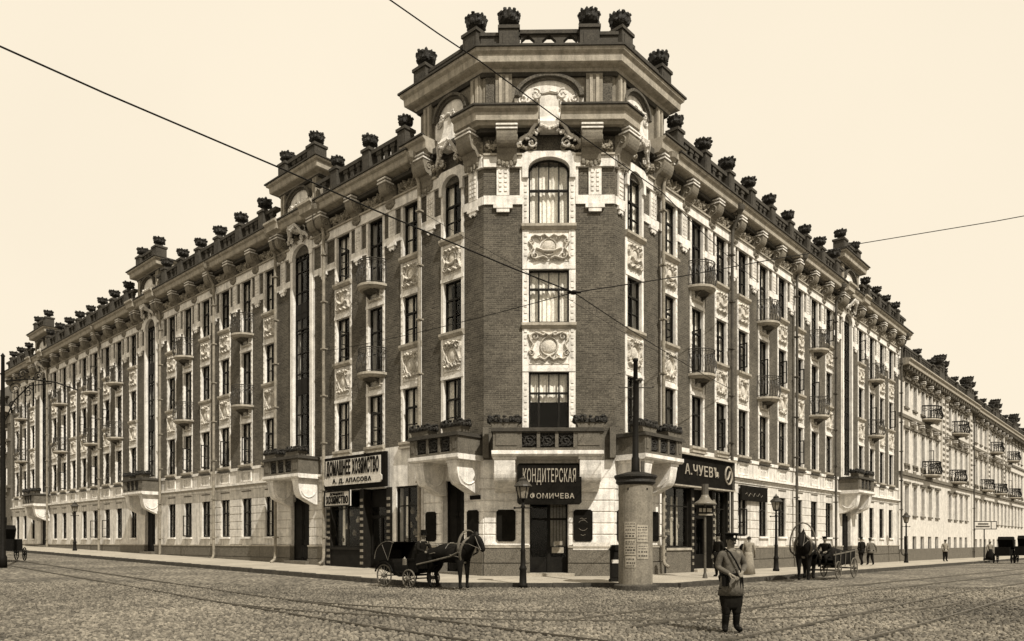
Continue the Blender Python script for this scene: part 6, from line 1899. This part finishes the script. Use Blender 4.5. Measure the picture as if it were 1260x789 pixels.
person(dx_, dy_, 'coachman in black coat and flat pale-topped hat hunched on the box of the cab', face=angL+R(90), H=1.68, arms=sita, legs=sitl, coat='cloth', hat='top', sit=1, lean=.14, z=zroad(dx_, dy_)+.1)

# open cart on the right street
dR = Vector((FR.x.x, FR.x.y)); angR = math.atan2(-dR.y, -dR.x)
hx, hy = at(992, 28.6), 28.6
horse(hx, hy, angR+R(13), 'black horse seen nearly head-on under a tall shaft bow before the open cart', k=1.1, bow=.86)
cx3, cy3 = hx + dR.x*2.75, hy + dR.y*2.75
t = thing('open_cart', (cx3, cy3, zroad(cx3, cy3)+.03), 'low open wooden cart with spoked wheels behind the black horse on the right street', 'cart', rz=angR)
for s in (-1, 1): wheel(t, .42, -.95, s*.62, 12, 'wheelp', None); wheel(t, .36, .85, s*.58, 10, 'wheelp', None)
link('axles', MB().tube([(-.95, -.7, .42), (-.95, .7, .42)], .04, 6).tube([(.85, -.64, .36), (.85, .64, .36)], .04, 6).tube([(-1.5, 0, .55), (.9, 0, .5)], .045, 6).mesh('axles', 'wheelp'), parent=t)
mb = MB(); mb.box(-1.35, 1.2, -.48, .48, .58, .64)
for s in (-1, 1):
    mb.prism([(-1.3, .64), (1.2, .6), (1.25, 1.02), (-1.4, 1.2)], s*.5-.02, s*.5+.02)
mb.box(-1.45, -1.4, -.5, .5, .64, 1.1)
link('cart_bed', mb.mesh('cart_bed', 'black', fix=True), parent=t)
mb = MB()
for s in (-1, 1):
    mb.tube([(-1.6, s*.54, 1.16), (1.3, s*.54, .98)], .03, 5)
    for i in range(5): mb.tube([(-1.3+.6*i, s*.53, .5), (-1.3+.6*i, s*.56, 1.14)], .02, 4)
mb.tube([(-1.9, 0, .66), (-1.4, 0, .6)], .05, 6)
link('side_rails', mb.mesh('side_rails', 'wheelp'), parent=t)
link('load', MB().ball((-.3, 0, .85), (.95, .46, .42), 12, 7, jit=.12).mesh('load', 'cloth'), parent=t)
dx_, dy_ = cx3 - dR.x*.75, cy3 - dR.y*.75
person(dx_+.05, dy_, 'cart driver in dark cap sitting high behind the black horse', face=angR+R(90), H=1.6, arms=sita, legs=sitl, coat='cloth', hat='cap', sit=1, lean=.1, z=zroad(dx_, dy_)+.12)

# dark carriages far down the right street and one behind the tram pole
def far_carriage(x, y, rz, label, k=1.0):
    t = thing('carriage', (x, y, zroad(x, y)+.02), label, 'carriage', 'waiting carriages', rz=rz)
    for s in (-1, 1): wheel(t, .5*k, -.8*k, s*.6, 10, 'black', 'black'); wheel(t, .4*k, .9*k, s*.6, 10, 'black', 'black')
    link('body', MB().prism([(-1.2*k, .6*k), (-1.3*k, 1.2*k), (-.5*k, 1.1*k), (-.2*k, .8*k), (.5*k, .8*k), (.6*k, 1.3*k), (1.1*k, 1.3*k), (1.2*k, .6*k)], -.5*k, .5*k).mesh('body', 'black', fix=True), parent=t)
    link('hood', MB().prism([(-1.3*k, 1.15*k), (-1.45*k, 1.7*k), (-1.1*k, 2.1*k), (-.5*k, 2.15*k), (-.2*k, 1.9*k), (-.6*k, 1.2*k)], -.52*k, .52*k).mesh('hood', 'black', fix=True), parent=t)
    return t
far_carriage(at(1236, 60), 60, angR, 'black hooded carriage far down the right street beside the pavement')
far_carriage(at(1261, 60.5), 60.5, angR, 'second black carriage behind the first, close to the right edge', k=1.05)
far_carriage(at(9, 40), 40, angL, 'dark carriage half hidden behind the tram pole at the left edge', k=.9)
